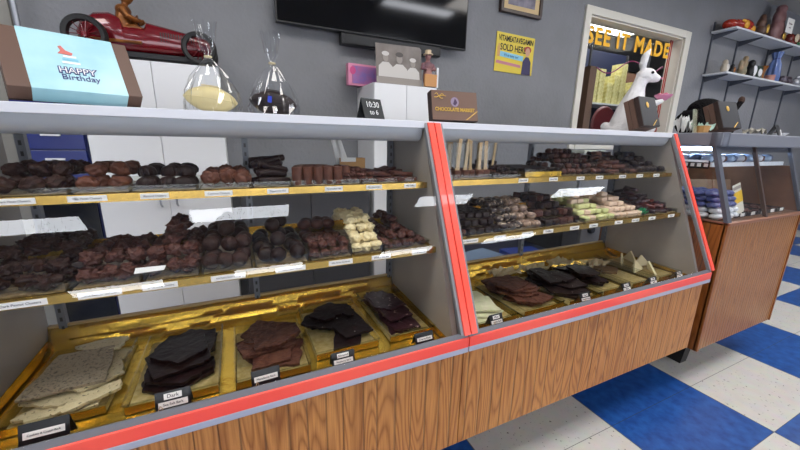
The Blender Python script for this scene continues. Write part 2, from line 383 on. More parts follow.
# ------------------------------------------------------------------ display cases
def py(z): return (z-.638)*.25/.572        # slanted glass plane
def display_case(label, x0, x1, zu, zm, shelf_x):
    T = thing('display_case', label, 'display case', (x0, 0, 0))
    L_ = x1-x0
    MB().prism([(.02,.2308),(.52,.2308),(.52,.556),(.024,.556),(.024,.5755),(.02,.5755)], 0, L_).build('oak_base', OAK, T)
    rb = bx(-.0, L_, -.004, .0235, .5755, .5915); rb.build('lower_metal_strip', STRIP, T, bevel=.001)
    bx(0, L_, -.004, .0235, .5915, .6225).build('red_rail', RED, T, bevel=.0015)
    MB().prism([(0,.6225),(.010,.6225),(.010,.634),(.003,.638)], 0, L_).build('inner_sill', SILL, T)
    bx(0, L_, .03, .52, .56, .572).build('deck', GREYIN, T)
    # end panels
    prof = [(.03,.572),(py(1.2)+.012,1.2),(.50,1.2),(.50,.572)]
    for a, b in ((.008,.026), (L_-.026, L_-.008)):
        MB().prism(prof, a, b).build('end_panel', GREYIN, T)
    # slanted red corner strips with aluminium inner lip
    for a, b, c, d in ((.0,.021,.021,.030), (L_-.021,L_,L_-.030,L_-.021)):
        q = lambda x_0, x_1, k0, k1: MB().hexa([(x_0,py(.638)+k0,.636),(x_1,py(.638)+k0,.636),(x_1,py(.638)+k1,.636),(x_0,py(.638)+k1,.636),
             (x_0,py(1.225)+k0,1.225),(x_1,py(1.225)+k0,1.225),(x_1,py(1.225)+k1,1.225),(x_0,py(1.225)+k1,1.225)])
        q(a, b, -.012, .006).build('red_corner_strip', RED, T, bevel=.0015)
        q(c, d, -.006, .008).build('metal_lip', GREYP, T)
    # glass
    g = MB().hexa([(.02,py(.64),.639),(L_-.02,py(.64),.639),(L_-.02,py(.64)+.005,.639),(.02,py(.64)+.005,.639),
             (.02,py(1.208),1.208),(L_-.02,py(1.208),1.208),(L_-.02,py(1.208)+.005,1.208),(.02,py(1.208)+.005,1.208)])
    g.build('front_glass', GLASS, T)
    # top and light housing
    bx(0, L_, .25, .52, 1.208, 1.229).build('top_slab', TOPW, T, bevel=.0015)
    pr = [(.262,1.208)] + [(.262+.03*(1-math.cos(a_*PI/10)), 1.208-.04*math.sin(a_*PI/10)) for a_ in range(1,6)] + [(.40,1.168),(.40,1.208)]
    MB().prism(pr, .03, L_-.03).build('light_housing', HOUS, T, smooth=True)
    # uprights
    for ux in shelf_x:
        u = bx(ux-x0-.009, ux-x0+.009, .485, .503, .572, 1.208).build('upright', DULL, T)
        sl = MB()
        for k in range(22): sl.box(ux-x0-.003, ux-x0+.003, .4842, .4858, .60+k*.027, .612+k*.027)
        sl.build('slot', BLACK, u, kind='stuff')
    # shelves
    for z, yf, nm in ((zu, .22, 'upper'), (zm, .15, 'lower')):
        s_ = bx(.03, L_-.03, yf+.004, .485, z+.008, z+.014).build('shelf', GLASS, T)
        bx(.03, L_-.03, yf, yf+.004, z, z+.018).build('gold_edge', GOLDS, s_)
        if nm == 'lower':
            MB().prism([(yf+.004,z+.0141),(.47,z+.0141),(.483,z+.045),(.484,z+.047),(.482,z+.049),(.468,z+.0165),(yf+.004,z+.0165)], .03, L_-.03).build('gold_lining', GOLD, s_)
        else:
            bx(.03, L_-.03, yf+.004, .47, z+.0141, z+.0165).build('gold_lining', GOLD, s_)
    # gold lined deck
    ml = MB(); nx = 60
    prof = [(.03,.573),(.10,.5735),(.2,.573),(.33,.573),(.42,.573),(.455,.582),(.462,.592),(.466,.600),(.474,.603),(.483,.62),(.487,.636)]
    vs = []; fs = []
    for i in range(nx+1):
        xx = .028 + (L_-.056)*i/nx
        for k, (yy, zz) in enumerate(prof):
            amp = .0012 if k < 5 else .0025
            zz2 = zz + amp*noise.noise(Vector((xx*14, k*1.7, z)))
            vs.append((xx, yy + (.002*noise.noise(Vector((xx*20, k*2.3, 4.))) if k > 4 and k < 10 else 0), zz2))
    K = len(prof)
    for i in range(nx):
        for k in range(K-1): fs.append((i*K+k, (i+1)*K+k, (i+1)*K+k+1, i*K+k+1))
    ml.add(vs, fs); o = ml.build('gold_foil_lining', GOLD, T, smooth=True)
    sol = o.modifiers.new('s', 'SOLIDIFY'); sol.thickness = .0008
    # folded side foil
    for a, sg in ((.028, 1), (L_-.028, -1)):
        MB().prism([(.03,.575),(.42,.575),(.47,.595),(.47,.607),(.03,.588)], a, a+sg*.002).build('foil_side_fold', GOLD, T)
    bx(.028, L_-.028, .488, .4985, .572, .642).build('back_sill', mat('tan_sill', 'B79A66', .45), T)
    for lx in (.12, L_-.12):
        for ly in (.30, .46): bx(lx-.025, lx+.025, ly-.025, ly+.025, 0, .2308).build('foot', BLACK, T)
    return T
display_case('long glass candy display case on the left, with red trim and oak front', -.545, .566, 1.027, .836, (-.483, .03, .528))
display_case('middle glass candy display case between the red corner strips, with oak front', .569, 1.892, 1.029, .850, (.625, 1.235, 1.855))

# third, upright case on the right
TX0, TX1 = 1.975, 2.775
C3 = thing('display_case', 'steeper glass display case at the right end, with ribbed oak front and bluish light', 'display case', (TX0,0,0))
L3 = TX1-TX0
bx(.012, L3-.01, .02, .60, .187, .82).build('front_panel', OAKT, C3)
bx(0, .012, .022, .60, .187, .83).build('side_panel', OAKR, C3)
bx(0, .02, .012, .03, .187, .835).build('corner_trim', OAKE, C3, bevel=.002)
bx(L3-.012, L3, .015, .60, .187, .835).build('side_panel', OAKE, C3)
COPPER = mat('copper_tinted_trim', 'A8745A', .3, .5)
bx(0, L3, .006, .03, .823, .838).build('lower_rail', COPPER, C3, bevel=.003)
bx(0, .02, .03, .60, .823, .838).build('lower_rail', COPPER, C3)
bx(.012, L3-.012, .03, .59, .82, .835).build('deck', mat('brown_deck', '5A3A24', .4, col2='6E4A30', nscale=12), C3)
p3 = lambda z: .02+(z-.838)*.11/.34
DGREY = mat('dark_grey_metal', '62656E', .4, .4)
def slant(xa, xb, m, name, k0=-.006, k1=.01, za=.838, zb=1.172):
    return MB().hexa([(xa,p3(za)+k0,za),(xb,p3(za)+k0,za),(xb,p3(za)+k1,za),(xa,p3(za)+k1,za),(xa,p3(zb)+k0,zb),(xb,p3(zb)+k0,zb),(xb,p3(zb)+k1,zb),(xa,p3(zb)+k1,zb)]).build(name, m, C3)
slant(-.004, .03, DGREY, 'corner_post'); slant(.372, .386, mat('brown_mullion', '4A3A34', .4), 'glass_mullion'); slant(L3-.02, L3, DGREY, 'corner_post')
slant(.03, .372, GLASS, 'front_glass', 0, .005); slant(.386, L3-.02, GLASS, 'front_glass', 0, .005)
MB().prism([(p3(.838)+.012,.838),(p3(1.172)+.012,1.172),(.58,1.172),(.58,.838)], .004, .009).build('side_glass', GLASS, C3)
MB().prism([(p3(1.078)+.012,1.078),(p3(1.172)+.012,1.172),(.58,1.172),(.58,1.078)], L3-.009, L3-.004).build('side_glass', GLASS, C3)
MB().prism([(p3(.838)+.012,.838),(p3(1.076)+.012,1.076),(.58,1.076),(.58,.838)], L3-.016, L3-.004).build('brown_end_panel', mat('brown_end_panel', '7A5030', .45, col2='6A4226', nscale=14), C3)
bx(0, .016, .58, .60, .838, 1.172).build('rear_post', DGREY, C3)
bx(-.01, L3+.12, .10, .60, 1.172, 1.233).build('top_slab', mat('slate_grey_top', '83858D', .4, .2), C3, bevel=.006)
MB().lathe([(.001,0),(.034,0),(.036,.004),(.036,.058),(.034,.062),(.001,.062)], (.02,.125,1.1715), 24).build('rounded_corner', DGREY, C3, smooth=True)
bx(.02, L3-.02, .585, .595, .838, 1.10).build('back_panel', mat('brown_back_panel', '6B4226', .4), C3)
s3 = bx(.012, L3-.02, .14, .56, 1.088, 1.094).build('shelf', GLASS, C3)
bx(.03, L3-.02, .134, .142, 1.078, 1.098).build('white_edge', mat('white_edge_trim', 'E8EEF2', .4), s3)
bx(.012, .018, .145, .56, 1.098, 1.108).build('white_edge', MATS['white_edge_trim'], s3)
slant(.03, L3-.02, DGREY, 'valance', .006, .012, 1.146, 1.1715)
tb = bx(.05, L3-.05, .30, .33, 1.150, 1.168).build('light_tube', mat('cool_light_tube', 'FFFFFF', .5, emit='B4D4FF', estr=26.), C3)
bx(.04, L3-.04, .292, .338, 1.1685, 1.172).build('lamp_holder', FIXW, C3)
for lx in (.18, L3-.12):
    fy = .0 if lx < .3 else .18
    MB().prism([(.11+fy,.187),(.24+fy,.187),(.20+fy,0.0),(.13+fy,0.0)], lx-.02, lx+.04).build('foot', BLACK, C3)
    bx(lx-.03, lx+.03, .48, .55, 0, .187).build('foot', BLACK, C3)

# ------------------------------------------------------------------ chocolate pieces
def m_cluster(r, seed, m, sub=3, amp=.32, flat=.75, freq=2.2):
    bm = bmesh.new(); bmesh.ops.create_icosphere(bm, subdivisions=4 if amp > .28 else sub, radius=1.)
    for v in bm.verts:
        p = v.co.copy(); d = noise.noise(p*1.3 + Vector((seed*7.3, 0, 0)))*amp*.7
        if amp > .28:
            f1 = noise.voronoi(p*freq*.9 + Vector((seed*5.1, 3, 0)))[0][0]; f2 = noise.voronoi(p*freq*2.2 + Vector((seed*2.1, 0, 7)))[0][0]
            d += amp*.75*(.45-f1) + amp*.28*(.45-f2)
        else: d += abs(noise.noise(p*freq*2.3 + Vector((0, seed*3.1, 0))))*amp*.8
        v.co = p*(r*(1+d)); v.co.z *= flat
    me = bpy.data.meshes.new('piece'); bm.to_mesh(me); bm.free()
    zmin = min(v.co.z for v in me.vertices); me.transform(Matrix.Translation((0,0,-zmin)))
    me.polygons.foreach_set('use_smooth', [True]*len(me.polygons)); me.materials.append(m); return me
def m_ball(r, m, seed=0): return m_cluster(r, seed, m, 2, .05, .95, 1.2)
def m_block(a, b, c, m, seed=0):
    mb = MB().box(-a/2, a/2, -b/2, b/2, 0, c); me = mb.mesh('piece', m)
    bm = bmesh.new(); bm.from_mesh(me); bmesh.ops.bevel(bm, geom=bm.edges[:], offset=min(a,b,c)*.22, segments=2, affect='EDGES', profile=.6)
    rr = random.Random(seed)
    for v in bm.verts: v.co += Vector((rr.uniform(-1,1), rr.uniform(-1,1), 0))*min(a,b,c)*.03
    bm.to_mesh(me); bm.free(); me.polygons.foreach_set('use_smooth', [True]*len(me.polygons)); return me
def m_kiss(r, h, m, seed=0):
    mb = MB(); mb.lathe([(.3*r,0),(r,.05*h),(r*1.02,.3*h),(.8*r,.55*h),(.45*r,.78*h),(.2*r,.95*h),(.02*r,h)], n=22, flute=9, famp=.08)
    return mb.mesh('piece', m, True)
def m_shell(r, m, seed=0):
    mb = MB(); mb.lathe([(.3*r,0),(.9*r,.1*r),(r,.5*r),(.85*r,.95*r),(.5*r,1.25*r),(.02*r,1.35*r)], n=28, flute=13, famp=.07)
    me = mb.mesh('piece', m, True); me.transform(Matrix.Diagonal((1.15,.9,1,1))); return me
def m_cyl(r, h, m, seed=0):
    return MB().lathe([(r*.92,0),(r,.004),(r,h-.004),(r*.9,h)], n=16).mesh('piece', m, True)
def m_cup(r, h, m, seed=0):
    return MB().lathe([(r*.75,0),(r,h*.8),(r*.8,h),(.01,h*1.08)], n=24, flute=12, famp=.05).mesh('piece', m, True)
def m_stick(l, r, m, seed=0):
    rr = random.Random(seed); a = rr.uniform(-.15,.15)
    pts = [(-l/2,0,r),(-l/2+.004,0,r),(0,l*a,r*1.1),(l/2-.004,0,r),(l/2,0,r)]
    return MB().tube(pts, [r*.4,r*.95,r*1.05,r*.95,r*.4], 10).mesh('piece', m, True)

def pile(name, label, cat, group, meshes, x0, x1, y0, y1, z, px, py_, pz, layers, slope=1, jit=.18, tilt=15, spin=True, first_rot=0., seed=1, rise=0, xshr=.5):
    """heap stacked in steps towards the back; pieces nobody could see inside the heap are left out"""
    rr = random.Random(seed); nx = max(1, int((x1-x0)/px+.35)); ny = max(1, int((y1-y0)/py_+.35))
    dx = (x1-x0)/nx; dy = (y1-y0)/ny
    base = {}
    out = []
    def H(i, j):      # height of the column
        if rise: return min(layers, 1+j)
        ex = min(i, nx-1-i)+.5; ey = min(j*slope, (ny-1-j)*1.2+2)
        return max(1, min(layers, 1+int(min(ex/xshr if xshr else 99, ey))))
    for jx in range(ny):
        for i in range(nx):
            h = H(i, jx)
            for l in range(h):
                fr = H(i, jx-1) if jx > 0 else 0
                lf = H(i-1, jx) if i > 0 else 0; rt = H(i+1, jx) if i < nx-1 else 0
                top = (l == h-1)
                if not top and fr > l and lf > l and rt > l: continue
                if not top and l < h-1 and fr > l+1: continue
                out.append((i, jx, l))
    for (i, jx, l) in out:
        me = meshes[rr.randrange(len(meshes))]
        xx = x0 + dx*(i+.5) + (dx*.25 if (l+jx) % 2 else -dx*.05)*(.6 if nx > 2 else .2) + rr.uniform(-jit,jit)*dx
        xx = min(max(xx, x0+px*.42), x1-px*.42)
        yy = y0 + dy*(jx+.5) + rr.uniform(-jit,jit)*dy
        o = bpy.data.objects.new(name, me); COL.objects.link(o)
        o.location = (xx, yy, z + l*pz*.86 + (rr.uniform(0,.1)*pz if l else 0))
        k = tilt if l else tilt*.25
        o.rotation_euler = (R(rr.uniform(-k,k)), R(rr.uniform(-k,k)), rr.uniform(0,2*PI) if spin else first_rot+R(rr.uniform(-7,7)))
        tag(o, label, cat, group)
    return out

RIMT = mat('tan_liner', '8E7450', .4, .2, col2='C9B48A', nscale=90, lo=.4, hi=.7)
def tray(label, x0, x1, y0, y1, z, h=.02, liner=RIMT, grp='clear trays of candy', gold=True):
    T = thing('serving_tray', label, 'tray', ((x0+x1)/2, (y0+y1)/2, z), group=grp)
    a, b = (x1-x0)/2, (y1-y0)/2; t = .0015; mb = MB()
    mb.box(-a, a, -b, b, 0, t); mb.box(-a, a, -b, -b+t, t, h); mb.box(-a, a, b-t, b, t, h); mb.box(-a, -a+t, -b+t, b-t, t, h); mb.box(a-t, a, -b+t, b-t, t, h)
    mb.box(-a-.003, a+.003, -b-.003, -b, h-.002, h); mb.box(-a-.003, -a, -b, b, h-.002, h); mb.box(a, a+.003, -b, b, h-.002, h)
    mb.build('clear_tray', PLASTIC, T)
    if gold:
        bx(-a+.003, a-.003, -b+.003, b-.003, t, t+.002).build('gold_card', liner, T)
        if h > .025: bx(-a+.002, a-.002, -b+.0018, -b+.0035, t, h*.7).build('gold_card', GOLD, T)
    return T

LINER = mat('dull_gold_liner', 'B8A05C', .35, .45, col2='D2BE86', nscale=60, bump=.4, bscale=120)
pecan_d = [m_cluster(.021, s, DCH, amp=.4) for s in range(4)]
pecan_m = [m_cluster(.021, s+5, MCH, amp=.35) for s in range(4)]
pea_d = [m_cluster(.020, s+9, DCH, amp=.75, freq=3.6) for s in range(4)]
pea_m = [m_cluster(.020, s+13, MCH2, amp=.75, freq=3.6) for s in range(4)]
balls_d = [m_ball(.021, DCH, s) for s in range(2)]; balls_dd = [m_ball(.021, DCH2, s+3) for s in range(2)]
shells = [m_shell(.021, DCH2)]
kisses = [m_cluster(.021, s+100, MCH, amp=.45, flat=.95) for s in range(3)]
sticks = [m_stick(.085, .010, DCH2, s) for s in range(3)]
cyl_m = [m_cyl(.0135, .047, MCH)]
bits = [m_cluster(.010, s+20, MCH2, 2, .5) for s in range(3)]
bars = [m_block(.075, .022, .012, MCH2, s) for s in range(2)]
pecs = [m_cluster(.014, s+25, MCH2, 2, .35) for s in range(3)]; pecl = [m_cluster(.022, s+28, MCH2, 2, .15) for s in range(2)]
whites = [m_cluster(.017, s+30, WCH, 3, .55, freq=2.4) for s in range(4)]
smalls = [m_cluster(.015, s+35, MCH2, 2, .35) for s in range(3)]

zA = 1.027+.0165; zM = .836+.0165
# ---- upper shelf of the left case: (seams)
SA = [-.46, -.324, -.218, -.088, .033, .131, .261, .326, .523]
top_names = ['dark pecan clusters', 'milk pecan clusters', 'ribbed dark almond shells', 'rounded milk chocolate mounds', 'dark chocolate coated sticks', 'upright milk chocolate rolls', 'chopped milk chocolate bits', 'flat milk chocolate bars']
for k in range(8):
    if k in (6,): continue
    x1_ = SA[k+1] if k != 5 else .326
    tray('clear tray under the %s, top left shelf' % top_names[k], SA[k]+.003, (x1_ if k != 7 else .50)-.003, .235, .47, zA, .016)
tz = zA+.0045
G = lambda s: s
pile('chocolate_cluster', 'lumpy dark pecan cluster at the left end of the top left shelf', 'chocolate', 'dark pecan clusters on the top left shelf', pecan_d, -.455, -.33, .24, .42, tz, .040, .042, .030, 2, seed=3, xshr=0)
pile('chocolate_cluster', 'lumpy milk pecan cluster, second group on the top left shelf', 'chocolate', 'milk pecan clusters on the top left shelf', pecan_m, -.32, -.222, .24, .42, tz, .038, .042, .030, 2, seed=4, xshr=0)
pile('almond_shell', 'ribbed dark chocolate shell on the top left shelf beside the milk clusters', 'chocolate', 'ribbed dark shells on the top left shelf', shells, -.213, -.093, .24, .42, tz, .042, .042, .027, 2, seed=5, xshr=0, tilt=8)
pile('chocolate_mound', 'rounded lumpy milk chocolate mound left of the dark sticks', 'chocolate', 'rounded milk mounds on the top left shelf', kisses, -.083, .028, .24, .42, tz, .037, .040, .033, 1, seed=6, xshr=.5)
pile('chocolate_stick', 'glossy dark chocolate stick heaped on the top left shelf', 'chocolate', 'dark sticks on the top left shelf', sticks, .038, .126, .25, .40, tz, .085, .023, .019, 4, seed=7, spin=False, first_rot=.35, tilt=20, slope=2, jit=.35, xshr=0)
# rolls standing in an arc
for k in range(11):
    a = PI*k/10; o = bpy.data.objects.new('chocolate_roll', cyl_m[0]); COL.objects.link(o)
    o.location = (.208-.052*math.cos(a) + (.03 if k > 7 else 0), .275 + .06*math.sin(a)*1.2, tz); o.rotation_euler = (0,0,k*.9)
    tag(o, 'upright milk chocolate roll standing in the cluster beside the dark sticks', 'chocolate', 'upright milk rolls on the top left shelf')
for k in range(9):
    o = bpy.data.objects.new('chocolate_roll', cyl_m[0]); COL.objects.link(o); o.location = (.147+.028*(k % 5), .262-.0*k if k < 5 else .291, tz)
    if k < 5: o.location.y = .247
    o.location.x += .014 if k > 4 else 0
    tag(o, 'upright milk chocolate roll standing in the cluster beside the dark sticks', 'chocolate', 'upright milk rolls on the top left shelf')
pile('chocolate_bit', 'small chopped milk chocolate bit in front of the cardboard box', 'chocolate', 'chopped chocolate bits on the top left shelf', bits, .285, .37, .24, .36, tz, .017, .018, .013, 3, seed=8, slope=1)
pile('chocolate_bar', 'flat milk chocolate bar near the right end of the top left shelf', 'chocolate', 'flat milk bars on the top left shelf', bars, .375, .50, .24, .44, tz, .06, .026, .014, 4, seed=9, spin=False, first_rot=.35, tilt=14, slope=1)
# cardboard box with rolled paper on the top shelf
T = thing('cardboard_box', 'small orange-brown cardboard box with white bags behind the chocolate on the top shelf', 'box', (.356,.425,tz), (0,0,R(-6)))
cb = MB(); cb.box(-.042,.042,-.02,-.018,0,.062); cb.box(-.042,.042,.018,.02,0,.062); cb.box(-.042,-.040,-.018,.018,0,.062); cb.box(.040,.042,-.018,.018,0,.062); cb.box(-.042,.042,-.02,.02,-.0005,.0015)
cb.build('box_wall', CARD, T)
for k, (ax, tl) in enumerate(((-.030,-14),(-.012,-17))):
    MB().prism([(-.013,0),(.013,0),(.009,.13),(-.009,.13)], -.004, .004, 'Y').build('white_bag', PAPER, T, loc=(ax,0,.012), rot=(0,R(tl),0))
bx(-.04,.01,-.0235,-.0215,.05,.064).build('white_sticker', PAPER, T)

# ---- lower shelf of the left case
SM = [-.475, -.334, -.209, -.096, .020, .156, .277, .369, .523]
mid_names = ['dark peanut clusters', 'milk peanut clusters', 'tall heap of peanut clusters', 'round milk and dark balls', 'round dark balls', 'pecan caramel pieces', 'white chocolate clusters', 'small brown pecans']
for k in range(8):
    tray('clear tray under the %s, lower left shelf' % mid_names[k], SM[k]+.003, SM[k+1]-.003, .165, .455, zM, .022)
tz = zM+.0045
pile('peanut_cluster', 'dark peanut cluster heaped at the left end of the lower left shelf', 'chocolate', 'dark peanut clusters on the lower left shelf', pea_d, -.47, -.34, .17, .42, tz, .036, .038, .026, 3, seed=13, xshr=0)
pile('peanut_cluster', 'milk peanut cluster behind the leaning white card on the lower left shelf', 'chocolate', 'milk peanut clusters on the lower left shelf', pea_m, -.33, -.215, .17, .40, tz, .038, .042, .028, 2, seed=14, xshr=0)
pile('peanut_cluster', 'milk peanut cluster in the tallest heap on the lower left shelf', 'chocolate', 'tall heap of peanut clusters on the lower left shelf', pea_m, -.205, -.10, .17, .44, tz, .034, .036, .026, 4, seed=15, xshr=.3)
pile('chocolate_ball', 'smooth round brown ball between peanut clusters and darker balls', 'chocolate', 'round brown balls on the lower left shelf', balls_d, -.09, .013, .17, .42, tz, .036, .038, .034, 3, seed=16, xshr=.4)
pile('chocolate_ball', 'very dark round ball in the tray right of the brown balls', 'chocolate', 'very dark balls on the lower left shelf', balls_dd, .027, .148, .17, .42, tz, .038, .038, .034, 3, seed=17, xshr=.6)
pile('pecan_piece', 'small milk pecan piece in the front of the caramel tray', 'chocolate', 'small pecan pieces on the lower left shelf', pecs, .162, .271, .17, .30, tz, .024, .024, .018, 2, seed=18, xshr=0)
pile('chocolate_ball', 'lumpy milk chocolate ball behind the small pecan pieces', 'chocolate', 'lumpy milk balls on the lower left shelf', pecl, .165, .27, .305, .43, tz, .038, .040, .034, 2, seed=19, xshr=0)
pile('white_cluster', 'pale cream white chocolate cluster heaped on the lower left shelf', 'chocolate', 'white chocolate clusters on the lower left shelf', whites, .283, .365, .17, .43, tz, .027, .030, .023, 4, seed=20, xshr=0)
pile('pecan_piece', 'small brown pecan piece at the right end of the lower left shelf', 'chocolate', 'small brown pecans on the lower left shelf', smalls, .376, .512, .17, .44, tz, .026, .028, .020, 4, seed=21, xshr=.8)

# ---- price labels
def price_label(x, y, z, w, h, s, label, grp, tilt=0.):
    T = thing('price_label', label, 'price label', (x, y, z), (R(tilt),0,0), group=grp)
    bx(-w/2, w/2, -.0008, 0, -h/2, h/2).build('label_card', PAPER, T)
    if s:
        sz = min(h*.75, w/len(s)*1.75)
        text(s, sz, T, (0, -.0011, 0), m=INK, ext=.0002)
LA = [(-.404,'Dark Pecan Clusters'),(-.291,'Milk Pecan Clusters'),(-.172,'Almond Clusters'),(-.043,'Coconut Clusters'),(.093,'Peppermint Stix'),(.24,'Marshmallow Milk'),(.359,'Milk Almond Bark'),(.476,'Milk Toffee')]
for k, (x, s) in enumerate(LA):
    wd = (.062, .066, .054, .06, .052, .05, .05, .04)[k]
    price_label(x, .2195, 1.0365, wd, .0125, s, 'white price label reading %s on the top left shelf edge' % s, 'price labels on the top left shelf')
LM = [(-.401,'Dark Peanut Clusters'),(-.279,'Milk Peanut Clusters'),(-.174,'Peanut Cream Clusters'),(-.038,'Milk Peanut Butter Truffles'),(.105,'Dark Peanut Butter Truffles'),(.236,'Milk Pecan Caramels'),(.354,'White Clusters'),(.477,'Milk Raisins')]
for k, (x, s) in enumerate(LM):
    wd = (.078, .073, .066, .074, .074, .066, .058, .05)[k]
    price_label(x, .1495, .8455, wd, .0135, s, 'white price label reading %s on the lower left shelf edge' % s, 'price labels on the lower left shelf')
LB = [.933, 1.084, 1.233, 1.347, 1.495, 1.614, 1.739]
WHB = ['beside the small dark clusters', 'under the tray of small cups', 'left of the round dark pieces', 'under the round dark pieces', 'right of the round dark pieces', 'under the mixed brown pieces', 'nearest the right end']
for x, s in zip(LB, WHB):
    price_label(x, .2195, 1.0385, .045, .0135, 'Dark Milk', 'white price label, top middle shelf, %s' % s, 'price labels on the top middle shelf')
LB2 = [.659, .786, .908, 1.009, 1.147, 1.255, 1.409, 1.521, 1.638, 1.784]
WHB2 = ['wide one at the left end', 'below the dark cubes', 'left of the drizzled pieces', 'below the drizzled pieces', 'left below the big dark cubes', 'right below the big dark cubes', 'below the pale green pieces', 'below the pale pink pieces', 'below the green ribbon', 'last at the right end']
for k, (x, s) in enumerate(zip(LB2, WHB2)):
    price_label(x, .1495, .8595, .07 if k == 0 else .05, .0135, ['Dark Cherry Creams','Maple','Drizzled','Truffles','Caramel','Cream','Mints','Rose Mints','Jellies','Fruit'][k], 'white price label, lower middle shelf, %s' % s, 'price labels on the lower middle shelf')

# leaning white cards / clear bag in left case
o = MB().prism([(0,0),(.055,.0),(.06,.010),(.004,.012)], 0, .002, 'Y').build('card', PAPER)  # slim card lying on the tray rim
o.location = (-.222,.168,zM+.022); o.rotation_euler = (R(-15),0,R(4)); tag(o, 'slim white card leaning on the tray of milk peanut clusters', 'card')

# ---- middle case: upper shelf
zA2 = 1.029+.0165; zM2 = .850+.0165
tray('clear tray of chocolate with wooden sticks on the top middle shelf', .622, .80, .235, .46, zA2, .018)
tray('clear tray of small dark clusters on the top middle shelf', .806, .93, .235, .46, zA2, .014)
tray('shallow gold tray lined with small dark cups on the top middle shelf', .955, 1.145, .235, .46, zA2, .03)
tray('clear tray under the heap of round dark pieces on the top middle shelf', 1.155, 1.42, .235, .47, zA2, .014)
tray('clear tray under mixed brown pieces on the top middle shelf', 1.43, 1.62, .235, .47, zA2, .014)
tray('clear tray under the darkest pieces, right end of the top middle shelf', 1.63, 1.84, .235, .47, zA2, .014)
tz = zA2+.0045
o = thing('chocolate_block', 'low mound of milk chocolate at the left end of the top middle shelf', 'chocolate', (.66,.31,tz))
MB().ell((0,0,.0),(.045,.055,.026)).build('block', MCH2, o, smooth=True)
ssp = [m_block(.026,.026,.026, MCH, s) for s in range(2)]
k = 0
for (sx, sy, ln, tx) in ((.672,.262,.125,4),(.70,.40,.12,3),(.735,.27,.12,-3),(.752,.33,.125,6),(.768,.265,.115,0),(.785,.30,.125,2),(.80,.27,.12,-2),(.72,.33,.125,0),(.838,.285,.125,7),(.69,.33,.12,-4),(.71,.27,.125,5),(.76,.38,.125,2),(.79,.36,.12,-5),(.745,.42,.12,3),(.66,.36,.125,6)):
    T = thing('chocolate_spoon', 'milk chocolate cube on a flat tan wooden stick in a clear wrapper, top middle shelf', 'chocolate on a stick', (sx,sy,tz), (0,R(tx),R(12*(k % 3-1))), group='chocolate cubes on wooden sticks')
    link('cube', ssp[k % 2], T)
    MB().prism([(-.009,.024),(.009,.024),(.0055,.036),(.0058,ln),(.008,ln+.004),(-.008,ln+.004),(-.0058,ln),(-.0055,.036)], -.0012, .0012, 'Y').build('wooden_stick', TAN, T)
    MB().prism([(-.010,.03),(.010,.03),(.012,ln-.01),(-.012,ln-.01)], -.004, .004, 'Y').build('clear_wrapper', PLASTIC, T)
    k += 1
cups = [m_cup(.011, .012, DCH2)]
pile('dark_cluster', 'small dark cluster right of the wooden sticks', 'chocolate', 'small dark clusters on the top middle shelf', [m_cluster(.013, s+40, DCH2, 2, .4) for s in range(3)], .812, .925, .24, .42, tz, .024, .026, .020, 3, seed=31, xshr=1)
pile('chocolate_cup', 'small dark fluted cup lined up in the shallow gold tray', 'chocolate', 'small dark cups on the top middle shelf', cups, .96, 1.14, .24, .455, tz+.016, .0225, .024, .01, 1, seed=32, jit=.03, tilt=1)
bx(.958, 1.142, .239, .457, tz-.002, tz+.0155).build('cardboard_insert', GOLDS, label='ridged gold insert holding the small dark cups', category='tray insert')
rp = [m_cluster(.0145, s+45, m_, 2, .10, .85) for s in range(2) for m_ in (DCH, MCH2)]
pile('round_chocolate', 'rounded dark chocolate in the tall heap on the top middle shelf', 'chocolate', 'rounded dark chocolates on the top middle shelf', rp, 1.16, 1.415, .24, .46, tz, .029, .030, .022, 6, seed=33, xshr=.5, slope=1.3)
pile('oval_chocolate', 'oval brown chocolate heaped between two darker heaps', 'chocolate', 'oval brown chocolates on the top middle shelf', [m_block(.040,.026,.017, m_, s) for s, m_ in enumerate((MCH2, DCH, MCH))], 1.43, 1.62, .24, .46, tz, .034, .032, .020, 6, seed=34, xshr=.35, slope=1.4)
pile('dark_chocolate', 'very dark chocolate heaped at the right end of the top middle shelf', 'chocolate', 'very dark chocolates on the top middle shelf', [m_cluster(.018, s+50, DCH2, 2, .25, .8) for s in range(3)], 1.63, 1.84, .24, .46, tz, .034, .034, .023, 4, seed=35, xshr=.6, slope=1.4)

# ---- middle case: lower shelf
SB = [.605, .668, .812, 1.010, 1.225, 1.42, 1.61, 1.862]
bn = ['small reddish brown pieces', 'stacked dark cubes', 'drizzled chocolates', 'big dark cubes', 'pale green mints', 'pale pink mints', 'dark red jellies']
for k in range(7):
    tray('clear tray under the %s on the lower middle shelf' % bn[k], SB[k]+.003, SB[k+1]-.003, .165, .455, zM2, .018)
tz = zM2+.0045
pile('cherry_cream', 'small reddish brown piece at the left end of the lower middle shelf', 'chocolate', 'reddish brown pieces on the lower middle shelf', [m_cluster(.014, s+60, MCH2, 2, .2) for s in range(2)], .62, .664, .17, .40, tz, .024, .026, .02, 3, seed=41, xshr=0)
pile('chocolate_cube', 'dark chocolate cube in the neat stack left of the drizzled heap', 'chocolate', 'dark cubes on the lower middle shelf', [m_block(.026,.026,.020, DCH2, s) for s in range(2)], .673, .806, .17, .38, tz, .029, .030, .0225, 3, seed=42, rise=1, jit=.05, tilt=3, spin=False)
pile('drizzled_chocolate', 'dark chocolate with white drizzle in the middle of the lower middle shelf', 'chocolate', 'drizzled dark chocolates on the lower middle shelf', [m_cluster(.019, s+65, DRIZ, 2, .15, .7) for s in range(3)], .818, .915, .17, .42, tz, .034, .036, .024, 4, seed=43, xshr=0)
